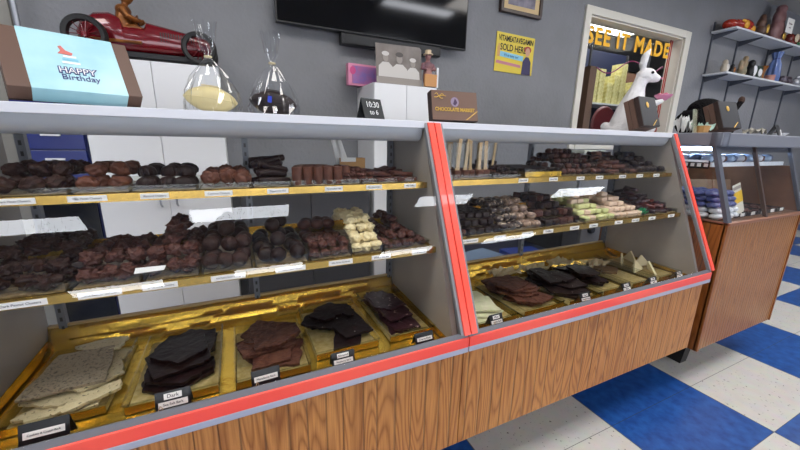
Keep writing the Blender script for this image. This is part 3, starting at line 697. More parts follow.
pile('drizzled_chocolate', 'pale drizzled chocolate on the right side of the drizzled heap', 'chocolate', 'pale drizzled chocolates on the lower middle shelf', [m_cluster(.019, s+70, DRIZL, 2, .15, .7) for s in range(3)], .915, 1.005, .17, .42, tz, .034, .036, .024, 4, seed=44, xshr=0)
pile('chocolate_cube', 'big dark chocolate cube right of the drizzled heap', 'chocolate', 'big dark cubes on the lower middle shelf', [m_block(.034,.032,.024, m_, s) for s, m_ in enumerate((DCH, DCH2, MCH2))], 1.018, 1.218, .17, .45, tz, .038, .037, .0265, 4, seed=45, xshr=.45, slope=1.3, jit=.12, tilt=8)
pile('green_mint', 'pale green mint stacked on the lower middle shelf', 'mint', 'pale green mints on the lower middle shelf', [m_block(.033,.026,.019, m_, s) for s, m_ in enumerate((LIMEC, LIMEC, PINKC))], 1.232, 1.415, .17, .45, tz, .036, .032, .020, 5, seed=46, spin=False, tilt=7, jit=.15, xshr=.4, slope=1.2)
pile('pink_mint', 'pale pink mint stacked right of the green mints', 'mint', 'pale pink mints on the lower middle shelf', [m_block(.033,.026,.019, PINKC, s) for s in range(2)], 1.42, 1.605, .17, .45, tz, .036, .032, .020, 5, seed=47, spin=False, tilt=7, jit=.15, xshr=.4, slope=1.2)
pile('fruit_jelly', 'dark red slice heaped at the right end of the lower middle shelf', 'candy', 'dark red slices on the lower middle shelf', [m_block(.045,.026,.014, m_, s) for s, m_ in enumerate((mat('dark_red_jelly','3A1418',.3), mat('brick_red_jelly','5A241E',.35), mat('plum_jelly','28141C',.3)))], 1.63, 1.855, .18, .46, tz, .040, .032, .019, 6, seed=48, tilt=18, xshr=.4, slope=1.3)
# green ribbon bow
gb = MB()
for k in range(6):
    a = k*PI/3
    pts = [Vector((0,0,.012)), Vector((.011*math.cos(a),.011*math.sin(a),.024)), Vector((.02*math.cos(a),.02*math.sin(a),.016)), Vector((.012*math.cos(a+.3),.012*math.sin(a+.3),.004)), Vector((0,0,.010))]
    gb.tube(pts, .003, 6)
o = gb.build('ribbon_bow', GREENP, smooth=True, loc=(1.612,.178,tz+.004)); tag(o, 'small bright green ribbon bow beside the pink mints', 'ribbon')
# gold cards standing at the back of the shelves
o = bx(.80,.86,.440,.443,zM2,zM2+.075).build('gold_card', GOLDS); tag(o, 'upright gold card behind the dark cubes', 'card')

# ------------------------------------------------------------------ bark trays on the deck
def m_slab(w, d, t, seed, m):
    rr = random.Random(seed); nc = rr.choice((4,5,5,6)); cor = []
    for k in range(nc):
        a = 2*PI*(k+.5+rr.uniform(-.22,.22))/nc; c, s_ = math.cos(a), math.sin(a)
        r = 1/max(abs(c), abs(s_))*rr.uniform(.86,1.02); cor.append(Vector((c*r*w/2, s_*r*d/2, 0)))
    pts = []
    for k in range(nc):
        p, q = cor[k], cor[(k+1) % nc]; nrm = Vector(((q-p).y, -(q-p).x, 0)).normalized()
        for i in range(9):
            f = i/9; v = p.lerp(q, f) + nrm*noise.noise(Vector((seed*3.3+k*5, f*4, 0)))*.009*math.sin(PI*f)
            v += nrm*rr.uniform(-.0012,.0012); pts.append((v.x, v.y))
    n = len(pts); bm = bmesh.new(); rings = []
    for (k, z_) in ((.985,0),(1.,t*.4),(.992,t),(.85,t),(.65,t),(.45,t),(.22,t)):
        rings.append([bm.verts.new((x*k, y*k, z_ + (noise.noise(Vector((x*k*70, y*k*70, seed)))*.0028 if z_ > t*.5 and k < .99 else 0))) for x, y in pts])
    for a, b in zip(rings, rings[1:]):
        for k in range(n): bm.faces.new((a[k], a[(k+1) % n], b[(k+1) % n], b[k]))
    bm.faces.new(rings[0][::-1]); bm.faces.new(rings[-1])
    me = bpy.data.meshes.new('slab'); bm.to_mesh(me); bm.free(); me.materials.append(m)
    me.polygons.foreach_set('use_smooth', [True]*len(me.polygons)); me.set_sharp_from_angle(angle=R(35)); return me
def slab(w, d, t, x, y, z, rz, rx, ry, m, seed, label, group):
    o = link('bark_slab', m_slab(w, d, t, seed, m), loc=(x,y,z), rot=(R(rx),R(ry),R(rz)))
    tag(o, label, 'chocolate bark', group)
ZD = .5755
def bark_tray(x0, x1, y0, y1, name, where, h=.028):
    return tray('gold-lined clear tray of %s, %s' % (name, where), x0, x1, y0, y1, ZD, h, liner=LINER, grp='clear bark trays on the case deck')
bark_tray(-.475, -.30, .125, .41, 'speckled cookie bark', 'at the far left')
bark_tray(-.265, -.08, .10, .40, 'dark sea salt bark', 'second from the left')
bark_tray(-.045, .135, .09, .36, 'milk bark', 'third from the left')
bark_tray(.155, .34, .125, .41, 'dark jagged bark', 'fourth from the left')
bark_tray(.375, .53, .125, .45, 'glossy purplish bark', 'right end of the left case')
g1 = 'speckled cookie bark slabs'; z0 = ZD+.006
C1 = ', speckled cookie bark in the far left tray'
slab(.15,.10,.007, -.40,.18, z0, 6, 0,0, COOKB, 1, 'cream slab in the front at the bottom'+C1, g1)
slab(.14,.11,.007, -.385,.34, z0, -8, 0,0, COOKB, 2, 'cream slab at the back bottom'+C1, g1)
slab(.15,.12,.007, -.40,.22, z0+.010, 14, 2,2, COOKB, 3, 'cream slab tilted under the grey one'+C1, g1)
slab(.15,.11,.007, -.375,.33, z0+.012, -12, 1,-2, COOKB, 4, 'cream slab stacked at the back'+C1, g1)
slab(.12,.13,.007, -.36,.25, z0+.022, 20, 3,3, COOKB, 5, 'cream slab sticking out at the right'+C1, g1)
slab(.165,.15,.008, -.395,.265, z0+.034, 8, 5,2, COOKD, 6, 'largest grey speckled slab on top'+C1, g1)
slab(.13,.07,.007, -.365,.36, z0+.036, -6, -3,0, COOKB, 7, 'cream speckled slab on top at the back'+C1, g1)
slab(.13,.045,.007, -.345,.165, z0+.014, 18, 4,-4, COOKB, 71, 'narrow cream slab at the front right'+C1, g1)
def heap(x0, x1, y0, y1, m, nm, grp, seed, n=6, t=.008, k=.8):
    rr = random.Random(seed); pos = ['lowest at the front','lowest at the back','second at the front','second at the back','tilted near the top','topmost','topmost at the back','leaning at the side']
    for i in range(n):
        fx, fy = (0, (-.21, .22)[i % 2]) if i < 4 else (rr.uniform(-.12,.12), rr.uniform(-.12,.12))
        w = (x1-x0)*rr.uniform(.90,1.06)*min(1.02,k/.8)*(1 if i < 4 else .88); d = (y1-y0)*rr.uniform(.58,.72)
        slab(w, d, t, (x0+x1)/2+fx*(x1-x0), (y0+y1)/2+fy*(y1-y0), z0+(i//2)*t*1.35+(.003 if i % 2 else 0), rr.uniform(-16,16), rr.uniform(-3,3), rr.uniform(-3,3), m, seed*10+i, '%s slab, %s' % (nm, pos[i]), grp)
heap(-.255,-.09,.13,.39, DCH2, 'smooth dark sea salt bark', 'dark sea salt bark slabs', 21, 7, .008, .92)
heap(-.035,.125,.13,.35, NUTB, 'milk nut bark', 'milk nut bark slabs', 22, 7, .008, .92)
g4 = 'dark jagged bark slabs'
for i, (x, y, w_, d_, rz, zz) in enumerate(((.235,.34,.13,.10,15,0),(.225,.31,.12,.12,-20,.010),(.275,.22,.10,.15,-12,0),(.283,.25,.095,.15,8,.011),(.24,.335,.10,.09,40,.021),(.297,.33,.045,.09,10,.020))):
    slab(w_*1.2, d_*1.18, .008, x-.004, y, z0+zz, rz, 0, 0, DOTB if i % 2 else DCH2, 40+i, ['broad dark slab at the back','dark slab across the middle','dark slab at the front right','dark slab on top of the front one','small dark slab on top at the back','narrow dark spike pointing up at the back'][i]+' of the fourth bark tray', g4)
heap(.38,.50,.17,.44, PURB, 'glossy purple-brown drizzled bark', 'purple-brown drizzled bark slabs', 24, 8, .007)
# middle case deck
bark_tray(.655,.835,.08,.33, 'pale green bark', 'left end of the middle case')
bark_tray(.87,1.065,.085,.37, 'reddish milk bark', 'second in the middle case')
bark_tray(1.09,1.275,.08,.37, 'dark bark with white dots', 'third in the middle case')
bark_tray(1.30,1.46,.09,.38, 'dark bark', 'fourth in the middle case')
bark_tray(1.485,1.65,.09,.38, 'a few broken pieces', 'fifth in the middle case')
bark_tray(1.675,1.85,.09,.38, 'cream triangles', 'right end of the middle case')
heap(.665,.825,.10,.30, MINTB, 'pale green mint bark', 'pale green bark slabs', 25, 6, .007)
heap(.885,1.055,.12,.36, NUTB, 'reddish milk bark', 'reddish milk bark slabs', 26, 8, .008)
heap(1.10,1.265,.12,.36, DOTB, 'dark white-dotted bark', 'dark white-dotted bark slabs', 27, 8, .008)
heap(1.31,1.45,.14,.36, DCH2, 'plain dark bark', 'plain dark bark slabs', 28, 7, .009)
heap(1.50,1.64,.22,.36, mat('caramel_bark','6E5334',.4), 'caramel brown bark', 'caramel bark slabs', 29, 2, .008)
for k, (x, y, rz) in enumerate(((1.71,.20,10),(1.76,.17,50),(1.80,.24,-20),(1.74,.30,30),(1.82,.31,70))):
    o = MB().prism([(-.05,0),(.05,0),(0,.055)], -.004, .004, 'Y').build('cream_triangle', CREAMP, loc=(x,y,z0+.002), rot=(R(-28+6*k),0,R(rz)), bevel=.001)
    tag(o, 'thin cream triangle %s in the right end tray' % ['at the front left','leaning at the front','at the right','at the back left','at the back right'][k], 'candy', 'cream triangles')
# crumpled wax paper behind trays
def crumple(name, x, y, z, w, d, h, m, seed, label, cat):
    n_ = 9; vs = []; fs = []
    for i in range(n_):
        for k in range(n_):
            u, v = i/(n_-1)-.5, k/(n_-1)-.5
            vs.append((u*w, v*d, h*(.5+.9*noise.noise(Vector((u*5, v*5, seed))))+.3*h*noise.noise(Vector((u*13,v*13,seed)))))
    mn = min(v[2] for v in vs); vs = [(a,b,c-mn) for a,b,c in vs]
    for i in range(n_-1):
        for k in range(n_-1): fs.append((i*n_+k,(i+1)*n_+k,(i+1)*n_+k+1,i*n_+k+1))
    o = MB().add(vs, fs).build(name, m, loc=(x,y,z)); s_ = o.modifiers.new('s','SOLIDIFY'); s_.thickness = .0006; tag(o, label, cat); return o
WAX = mat('wax_paper', 'B7A67E', .35)
for k, (x, y, w_) in enumerate(((1.05,.39,.14),(1.24,.40,.14),(1.42,.41,.12),(1.57,.33,.13))):
    crumple('wax_paper', x, y, .582, w_, .07, .035, WAX, k+1, 'crumpled tan wax paper %s' % ['behind the reddish milk bark','behind the white-dotted bark','behind the plain dark bark','over the fifth bark tray'][k], 'paper')

# tent tags on the sill
def tent_tag(x, w, h, lines, label, string=False):
    T = thing('tent_tag', label, 'sign', (x, .045, .603), (0,0,R(random.uniform(-3,3))), group='black tent tags on the sill')
    MB().prism([(-.018,0),(-.0165,0),(0,h-.002),(.0165,0),(.018,0),(0,h)], -w/2, w/2).build('black_card', BLACK, T)
    an = math.atan2(.018, h); nl = len(lines)
    for k, s in enumerate(lines):
        zc = h*(.80-.31*k) if nl > 1 else h*.60
        yy = -.018*(1-zc/h)-.0012
        lw = w*(.82 if (k or nl == 1) else .5)
        p_ = bx(-lw/2, lw/2, -.0005, .0003, -h*.125, h*.125).build('white_label', PAPER, T, loc=(0,yy,zc), rot=(-an,0,0))
        if s: text(s, min(h*.22, lw/len(s)*1.7), p_, (0,-.0008,0), ext=.0002)
    if string:
        MB().tube([(-w*.35,-.02,.004),(-w*.40,-.024,.020),(-w*.33,-.02,.030),(-w*.28,-.016,.020),(-w*.36,-.02,.006),(-w*.55,-.02,.002)], .0009, 6).build('string', TAN, T)
tent_tag(-.362,.072,.050,['Cookies & Cream Bark'], 'wide black tent tag in front of the speckled cookie bark')
tent_tag(-.160,.064,.048,['Dark','Sea Salt Bark'], 'black tent tag reading Dark Sea Salt Bark', True)
tent_tag(.022,.062,.046,['Macadamia Bark'], 'black tent tag reading Macadamia Bark', True)
tent_tag(.206,.060,.042,['Almond','Raspberry Bark'], 'black tent tag in front of the dark jagged bark')
tent_tag(.442,.058,.040,['Cherry Bark'], 'black tent tag in front of the purplish bark')
tent_tag(.700,.052,.042,['Mint','Cookie Bark'], 'black tent tag in front of the pale green bark', True)
tent_tag(1.111,.052,.042,['Dark','Almond Bark'], 'black tent tag between the reddish and white-dotted bark', True)
tent_tag(1.348,.052,.040,['Dark','Bark'], 'black tent tag in front of the plain dark bark')
tent_tag(1.523,.052,.038,['Milk','Bark'], 'black tent tag in front of the broken pieces')
tent_tag(1.712,.052,.036,['White','Bark'], 'black tent tag in front of the cream triangles')

# ------------------------------------------------------------------ behind the counter
def cabinet(x0, x1, y0, y1, h, label, doors=2, m=WHITE, hm=ALU):
    T = thing('storage_cabinet', label, 'cabinet', ((x0+x1)/2, (y0+y1)/2, 0)); a, b = (x1-x0)/2, (y1-y0)/2
    bx(-a, a, -b+.02, b, .0, h).build('body', m, T, bevel=.002)
    for k in range(doors):
        u0 = -a+2*a*k/doors+.001; u1 = -a+2*a*(k+1)/doors-.001
        d = bx(u0, u1, -b, -b+.0185, .07, h-.003).build('door', m, T, bevel=.0015)
        hx = u1-.03 if k % 2 == 0 and doors > 1 else u0+.03
        MB().tube([(hx,-b-.001,h*.58),(hx,-b-.022,h*.58+.01),(hx,-b-.022,h*.68-.01),(hx,-b-.001,h*.68)], .0045, 8).build('handle', hm, d, smooth=True)
    return T
cabinet(-.543, -.035, 1.15, 1.44, 1.478, 'white two-door cabinet behind the left case, with the red toy car on it')
cabinet(.715, 1.11, 1.15, 1.44, 1.478, 'tall white cabinet carrying the old workers photograph')
T = thing('drawer_unit', 'navy blue drawer unit left of the white two-door cabinet', 'drawers', (-.655,1.30,0))
bx(-.105,.105,-.13,.14,0,1.305).build('body', NAVY, T, bevel=.003)
for k in range(4):
    d = bx(-.10,.10,-.148,-.131,.92+.095*k,1.01+.095*k).build('drawer', NAVY, T, bevel=.002)
    bx(-.03,.03,-.156,-.149,.972+.095*k,.980+.095*k).build('highlight_bar', WHITE, d)  # ceiling highlights on the navy front, drawn as white bars
bx(-.10,.10,-.147,-.131,.10,.90).build('black_door', BLACKG, T)
T = thing('chest_cabinet', 'low charcoal cabinet between the two white cabinets', 'cabinet', (.35,1.31,0))
bx(-.345,.345,-.14,.14,0,.90).build('body', DARKG, T, bevel=.004)
bx(-.34,-.003,-.158,-.141,.06,.88).build('door', DARKG, T, bevel=.002); bx(.003,.34,-.158,-.141,.06,.88).build('door', DARKG, T, bevel=.002)
# floor-standing things behind the middle case
T = thing('low_counter', 'low navy blue counter behind the middle case', 'counter', (1.72,1.20,0))
bx(-.52,.44,-.24,.24,0,.37).build('body', mat('dark_navy_panel','0D1433',.4), T, bevel=.004)
o = bx(-.15,.15,-.10,.10,0,.05).build('storage_box', mat('pale_blue_lid','7E96B4',.5), bevel=.004, loc=(1.46,1.08,.371), rot=(0,0,R(12))); tag(o, 'pale blue flat box on the low navy counter', 'box')
o = bx(-.14,.14,-.08,.08,0,.04).build('storage_box', BLUE, bevel=.004, loc=(1.84,1.07,.371), rot=(0,0,R(-8))); tag(o, 'bright blue flat box on the low navy counter', 'box')
T = thing('melting_machine', 'grey metal chocolate machine with a black knob behind the middle case', 'machine', (2.62,1.22,0))
bx(-.24,.24,-.20,.20,.0,.66).build('body', GREYP, T, bevel=.006)
MB().lathe([(.03,0),(.03,-.02),(.022,-.03)], (-.14,-.20,.52), 20, axis='Y').build('knob', BLACK, T, smooth=True)
bx(-.22,.22,-.16,.18,.66,.68).build('machine_top', STEEL, T)
o = bx(-.09,.09,-.19,.19,0,.72).build('bin', BLACK, bevel=.006, loc=(2.28,1.22,0)); tag(o, 'tall black bin left of the grey chocolate machine', 'bin')
T = thing('plastic_container', 'clear plastic container on the grey chocolate machine', 'container', (2.45,1.16,.681))
bx(-.05,.05,-.10,.10,0,.12).build('clear_tub', PLASTIC, T); bx(-.052,.052,-.102,.102,.121,.13).build('lid', mat('frosted_lid','A9B4A8',.4), T)
T = thing('bench_scale', 'pale grey scale on a post behind the top shelf of the middle case', 'scale', (2.62,1.24,.68))
bx(-.10,.10,-.08,.08,0,.05).build('base', GREYP, T, bevel=.004); bx(-.012,.012,.03,.05,.05,.42).build('post', STEEL, T)
bx(-.13,.13,-.07,.09,.421,.445).build('pan', mat('pale_scale_plastic','B6BAAE',.45), T, bevel=.004)
# left margin: silver pole and tan door
T = MB().tube([(-.765,1.38,.0),(-.765,1.38,2.2)], .011, 12).build('metal_pole', ALU, smooth=True); tag(T, 'upright silver pole at the far left by the wall', 'pole')
struct(bx(-1.75,-.80,1.428,1.449,0,2.05).build('door_1', mat('tan_grey_door','8B8880',.5)))

# ------------------------------------------------------------------ things on the wall
T = thing('television', 'large black wall-mounted television with a glossy screen', 'television', (.852,1.37,1.762))
bx(-.60,.60,.0,.03,0,.70).build('housing', BLACK, T, bevel=.004)
bx(-.592,.592,-.0015,.0,.010,.692).build('screen', BLACKG, T)
bx(-.2,.2,.031,.079,.15,.55).build('wall_mount', DARKG, T)
T = thing('soundbar', 'black bar speaker fixed on the wall below the television', 'speaker', (.93,1.40,1.7))
bx(-.33,.33,-.03,.02,0,.062).build('speaker_body', BLACK, T, bevel=.006); bx(-.31,.31,-.0335,-.0305,.008,.054).build('grille', BLACK, T); bx(-.1,.1,.0205,.049,.01,.05).build('bracket', DARKG, T)
T = thing('picture_frame', 'dark brown picture frame with a cream mat above the yellow sign', 'picture', (1.953,1.43,2.065), (0,0,0))
fr = MB(); fr.box(-.19,.19,-.012,.018,0,.022); fr.box(-.19,.19,-.012,.018,.278,.30); fr.box(-.19,-.168,-.012,.018,.022,.278); fr.box(.168,.19,-.012,.018,.022,.278)
fr.build('frame', mat('dark_walnut','2E1A12',.35), T, bevel=.002)
bx(-.168,.168,.0,.012,.022,.278).build('mat_board', mat('cream_mat','CDB487',.7), T)
bx(-.125,.125,-.002,-.0005,.055,.245).build('photograph', mat('dim_old_photo','5A5568',.4,col2='8B8694',nscale=14), T)
# yellow sign
T = thing('wall_sign', 'square yellow tin sign reading Vitameatavegamin Sold Here', 'sign', (1.94,1.443,1.678), (0,R(.8),0))
bx(-.182,.182,0,.004,0,.262).build('sign_plate', YEL, T, bevel=.001)
text('VITAMEATAVEGAMIN', .052, T, (.003,-.001,.224), m=INK, bold=.0012, sx=.66)
text('SOLD HERE', .062, T, (-.02,-.001,.165), m=INK, bold=.001, sx=.78)
st = bx(-.150,.075,-.0016,-.0004,.095,.130).build('blue_stripe', SKYB, T, rot=(0,R(3),0))
text("It's so tasty too!", .026, st, (-.04,-.002,.112), m=NAVY, sx=.8)
bx(-.175,.06,-.0016,-.0004,.046,.066).build('pink_stripe', ROSE, T, rot=(0,R(3),0))
sp_ = MB(); sp_.box(-.168,-.142,-.0018,-.0006,.10,.165); sp_.box(-.161,-.149,-.0018,-.0006,.165,.185); sp_.build('printed_bottle', mat('amber_print','C99A5A',.5), T)
# a plain shopkeeper shape in navy stands in for the printed artwork
pr_ = MB(); pr_.prism([(.075,.0),(.165,.0),(.16,.09),(.135,.125),(.105,.125),(.08,.09)], -.0022, -.0008, 'Y'); pr_.build('printed_dress', mat('navy_print','2A2350',.5), T)
MB().prism([(.12+.022*math.cos(k*PI/8), .158+.03*math.sin(k*PI/8)) for k in range(16)], -.0028, -.0022, 'Y').build('printed_face', SKIN, T)
MB().prism([(.12+.034*math.cos(k*PI/8), .175+.024*math.sin(k*PI/8)) for k in range(16)], -.0021, -.0009, 'Y').build('printed_hair', mat('auburn_print','A8452E',.5), T)

# wall shelves on slotted standards
TRK = mat('dark_shelf_standard', '565A64', .45, .3)
for k, x in enumerate((4.518, 5.033, 5.761, 6.41)):
    o = bx(x-.007, x+.007, 1.436, 1.4495, 1.24, 2.40).build('shelf_standard', TRK); tag(o, 'dark slotted wall strip holding the shelves, %s from the left' % ORD[k], 'shelf strip', 'slotted wall strips')
for z, nm in ((2.284,'upper'), (1.882,'lower')):
    T = thing('wall_shelf', '%s white wall shelf at the right, holding knick-knacks' % nm, 'shelf', (4.456,1.434,z))
    bx(0, 2.9, -.205, -.002, 0, .018).build('board', SHELFW, T, bevel=.002)
    for x in (4.518, 5.033, 5.761, 6.41):
        MB().prism([(-.003,-.001),(-.19,-.001),(-.19,-.010),(-.003,-.055)], x-4.456-.004, x-4.456+.004).build('bracket', TRK, T)
def bl(name, ells, m, loc, label, cat, vox=.005, rot=(0,0,0), parts=(), group=None, sm=4):
    """a small moulded figure: one continuous body plus painted parts"""
    T = thing(name, label, cat, loc, rot, group); mb = MB()
    for e in ells: mb.ell(*e)
    link('body', blob(mb, 'body', m, vox, sm), T)
    for nm, es, mm in parts:
        q = MB()
        for e in es: q.ell(*e)
        q.build(nm, mm, T, smooth=True)
    return T
ZU, ZL = 2.302, 1.900
# upper shelf
bl('candy_dish', [((0,0,.06),(.20,.07,.055)),((-.13,0,.05),(.11,.06,.05)),((.14,0,.07),(.12,.06,.07)),((0,0,.012),(.19,.06,.012))], mat('red_glaze','8E1E16',.2,col2='B5381E',nscale=9), (4.70,1.33,ZU),
   'red and yellow glazed dish at the left of the upper wall shelf', 'dish', .008, parts=(('yellow_edge',[((.02,-.062,.06),(.05,.016,.04)),((.19,-.045,.045),(.05,.02,.035)),((-.03,-.06,.085),(.04,.014,.018))],mat('yellow_glaze','D89A2A',.25)),))
bl('figurine', [((0,0,.07),(.055,.05,.07)),((-.01,0,.15),(.045,.04,.055)),((.0,0,.20),(.03,.03,.04)),((.03,0,.02),(.05,.045,.02))], mat('brown_resin','4A3328',.5,col2='6B4A38',nscale=14), (5.17,1.33,ZU),
   'brown resin figure beside the tall pink-brown bag on the upper wall shelf', 'figurine', .006, parts=(('gold_spot',[((.035,-.045,.09),(.02,.012,.045))],GOLDT),))
bl('gift_bag', [((0,0,.12),(.12,.06,.125)),((0,0,.25),(.09,.05,.10)),((.01,0,.34),(.07,.045,.045)),((0,0,.03),(.11,.06,.03))], mat('dusty_brown_wrap','6E4A48',.5,col2='8B6464',nscale=11), (5.52,1.33,ZU),
   'tall dusty pink-brown wrapped figure with a white card on the upper shelf', 'wrapped gift', .009, parts=(('gold_seal',[((.03,-.068,.06),(.035,.008,.035))],GOLDT),))
T = thing('price_card', 'white card with dark red writing on the tall wrapped figure', 'sign', (5.60,1.255,2.47))
bx(-.08,.08,-.001,.001,-.07,.07).build('card', PAPER, T); text('Chocolate', .026, T, (0,-.0016,.02), m=MAROON, sx=.8); text('only', .024, T, (0,-.0016,-.018), m=MAROON)
bl('candy_dish', [((0,0,.05),(.12,.07,.05)),((-.09,0,.09),(.05,.05,.06)),((.07,0,.10),(.06,.05,.06)),((0,0,.012),(.11,.06,.012))], mat('brick_glaze','6A221C',.25), (5.96,1.33,ZU),
   'round red and cream ornament at the right of the upper wall shelf', 'ornament', .008, parts=(('cream_face',[((-.06,-.055,.09),(.04,.014,.045)),((.07,-.05,.11),(.035,.014,.035)),((.03,-.068,.04),(.05,.012,.02))],mat('cream_glaze','D8C9B0',.3)),('green_spot',[((-.03,-.07,.03),(.035,.01,.02))],mat('leaf_glaze','1E5A34',.3))))
# lower shelf
def penguin(x, y, z, s, label, m1, m2, g):
    return bl('bird_figurine', [((0,0,.055*s),(.04*s,.035*s,.055*s)),((0,0,.115*s),(.026*s,.026*s,.03*s)),((.03*s,-.005*s,.115*s),(.018*s,.008*s,.008*s)),((0,0,.008*s),(.038*s,.035*s,.008*s))], m1, (x,y,z), label, 'figurine', .005, group=g,
        parts=(('pale_belly',[((.006*s,-.022*s,.06*s),(.026*s,.018*s,.042*s))],m2),))
penguin(4.60,1.32,ZL,.95,'cream bird figurine at the left of the lower wall shelf',mat('cream_ceramic','B8AD9A',.35),mat('white_ceramic','D8D4CC',.3),'bird figurines on the lower shelf')
penguin(4.73,1.31,ZL,.75,'small black and brown bird figurine on the lower wall shelf',BLACK,BRONZE,'bird figurines on the lower shelf')
bl('figurine', [((0,0,.06),(.05,.04,.06)),((.01,0,.13),(.035,.035,.05)),((.03,0,.185),(.025,.025,.03)),((-.05,0,.12),(.02,.02,.05)),((0,0,.01),(.06,.04,.01))], mat('pale_green_brown_figure','7C7A62',.5,col2='A88A6A',nscale=16), (4.96,1.32,ZL), 'mixed tan and green animal figurine in the middle of the lower wall shelf', 'figurine', .006)
penguin(5.16,1.33,ZL,1.35,'tall black and white bird figurine on the lower wall shelf',BLACK,WHITE,'bird figurines on the lower shelf')
T = thing('oval_plaque', 'dark green stand with a white oval plate on the lower wall shelf', 'ornament', (5.24,1.28,ZL), (0,0,0))
bx(-.055,.055,-.006,.006,0,.13).build('green_board', mat('dark_green_board','1E3328',.4), T, bevel=.002)
MB().lathe([(.001,0),(.040,0),(.036,-.005),(.001,-.006)], (0,-.0065,.065), 24, axis='Y').build('oval_plate', WHITE, T, smooth=True)
T = thing('amber_vase', 'amber brown flared vase on the lower wall shelf', 'vase', (5.40,1.32,ZL))
MB().lathe([(.03,0),(.028,.03),(.022,.06),(.03,.11),(.05,.15),(.047,.15),(.028,.11),(.018,.06),(.001,.05)], n=24).build('vase', mat('amber_glass','8A5520',.2), T, smooth=True)
o = MB().lathe([(.04,0),(.042,.002),(.044,.07),(.041,.07),(.039,.004),(.001,.003)], n=24).build('pink_candle_jar', mat('dull_pink_glass','B88478',.25), loc=(5.56,1.30,ZL), smooth=True); tag(o, 'small dull pink jar on the lower wall shelf beside the blue bag', 'jar')
T = thing('blue_gift_bag', 'crumpled sky-blue cellophane bag standing on the lower wall shelf', 'bag', (5.70,1.33,ZL))
mb = MB(); mb.lathe([(.055,0),(.06,.08),(.05,.20),(.03,.26),(.05,.33),(.045,.33),(.001,.25)], n=28, flute=7, famp=.12); mb.build('bag', mat('periwinkle_film','5D74A8',.25), T, smooth=True)
MB().lathe([(.03,.252),(.034,.26),(.03,.268)], n=16).build('ribbon', NAVY, T, smooth=True)
bl('bowl_of_ornaments', [((0,0,.035),(.13,.07,.035)),((-.08,0,.07),(.05,.045,.035)),((.06,.01,.08),(.07,.05,.03))], mat('dark_mixed_ornament','3A2E38',.35,col2='8A8490',nscale=16,lo=.5,hi=.7), (6.02,1.32,ZL), 'dark dish of small ornaments on the lower wall shelf', 'dish', .008)
bl('teapot', [((0,0,.05),(.07,.05,.05)),((.08,0,.06),(.03,.012,.02)),((0,0,.11),(.02,.02,.02))], mat('silver_glaze','A8AAB2',.25,.4), (6.24,1.29,ZL), 'small silver-grey pot at the right of the lower wall shelf', 'pot', .006)

# ------------------------------------------------------------------ on top of the white cabinets: racing car
T = thing('toy_racing_car', 'vintage dark red toy racing car with black tyres on the white cabinet', 'toy car', (-.295,1.245,1.4785)); T.scale = (1.04,1,1.03)
def loft(secs, n=16):
    vs = []; fs = []
    for (x, w_, z0_, z1_) in secs:
        zc, hz = (z0_+z1_)/2, (z1_-z0_)/2
        for k in range(n):
            t = 2*PI*k/n; c, s_ = math.cos(t), math.sin(t)
            vs.append((x, w_*math.copysign(abs(c)**.7, c), zc+hz*math.copysign(abs(s_)**.7, s_)))
    for i in range(len(secs)-1):
        for k in range(n): fs.append((i*n+k,i*n+(k+1)%n,(i+1)*n+(k+1)%n,(i+1)*n+k))
    fs += [tuple(range(n))[::-1], tuple(range((len(secs)-1)*n, len(secs)*n))]
    return MB().add(vs, fs)
loft([(-.235,.006,.09,.10),(-.215,.025,.06,.135),(-.17,.042,.045,.17),(-.12,.046,.04,.178),(-.085,.046,.038,.165),(-.078,.045,.038,.135),(-.01,.045,.038,.135),(.0,.044,.038,.158),(.04,.042,.038,.152),(.10,.038,.04,.142),(.17,.032,.045,.130),(.215,.030,.05,.118),(.225,.024,.056,.110)]).build('car_body', CARRED, T, smooth=True)
lv = MB()
for k in range(14): lv.box(.045+.009*k, .049+.009*k, -.0415+.0007*k, -.0395+.0007*k, .085, .120)
lv.build('hood_louvres', BLACK, T, kind='stuff')
bx(-.18,.20,-.03,.03,.018,.036).build('belly_pan', BLACK, T)
MB().tube([(-.02,-.05,.07),(-.12,-.052,.068),(-.22,-.05,.066)], .006, 8).build('exhaust_pipe', BRONZE, T, smooth=True)
ax_ = MB(); ax_.tube([(-.19,-.09,.07),(-.19,.09,.07)], .005, 8); ax_.build('axle', BLACK, T); MB().tube([(.185,-.085,.065),(.185,.085,.065)], .005, 8).build('axle', BLACK, T)
for (x, y, r) in ((-.19,-.085,.070),(-.19,.085,.070),(.185,-.08,.066),(.185,.08,.066)):
    wv = MB(); wv.lathe([(r*.72,-.016),(r*.9,-.019),(r,-.008),(r,.008),(r*.9,.019),(r*.72,.016),(r*.70,0),(r*.72,-.016)], (0,0,0), 32, axis='Y', cap=False)
    wh = wv.build('wheel', RUBBER, T, smooth=True, loc=(x,y,r+.0005))
    sk = MB()
    for k in range(14):
        a = 2*PI*k/14; sk.tube([(0,0,0),(r*.72*math.cos(a),(-.008 if k % 2 else .008),r*.72*math.sin(a))], .0016, 5)
    sk.lathe([(.001,-.014),(.009,-.013),(.011,.0),(.009,.013),(.001,.014)], (0,0,0), 12, axis='Y'); sk.build('spokes', CARRED, wh)
MB().tube([(-.025,0,.135),(-.035,0,.163)], .003, 6).build('steering_column', BLACK, T)
MB().lathe([(.014,-.002),(.018,0),(.014,.002)], (0,0,0), 18, axis='X').build('steering_wheel', BRONZE, T, loc=(-.036,0,.168), rot=(0,R(20),0))
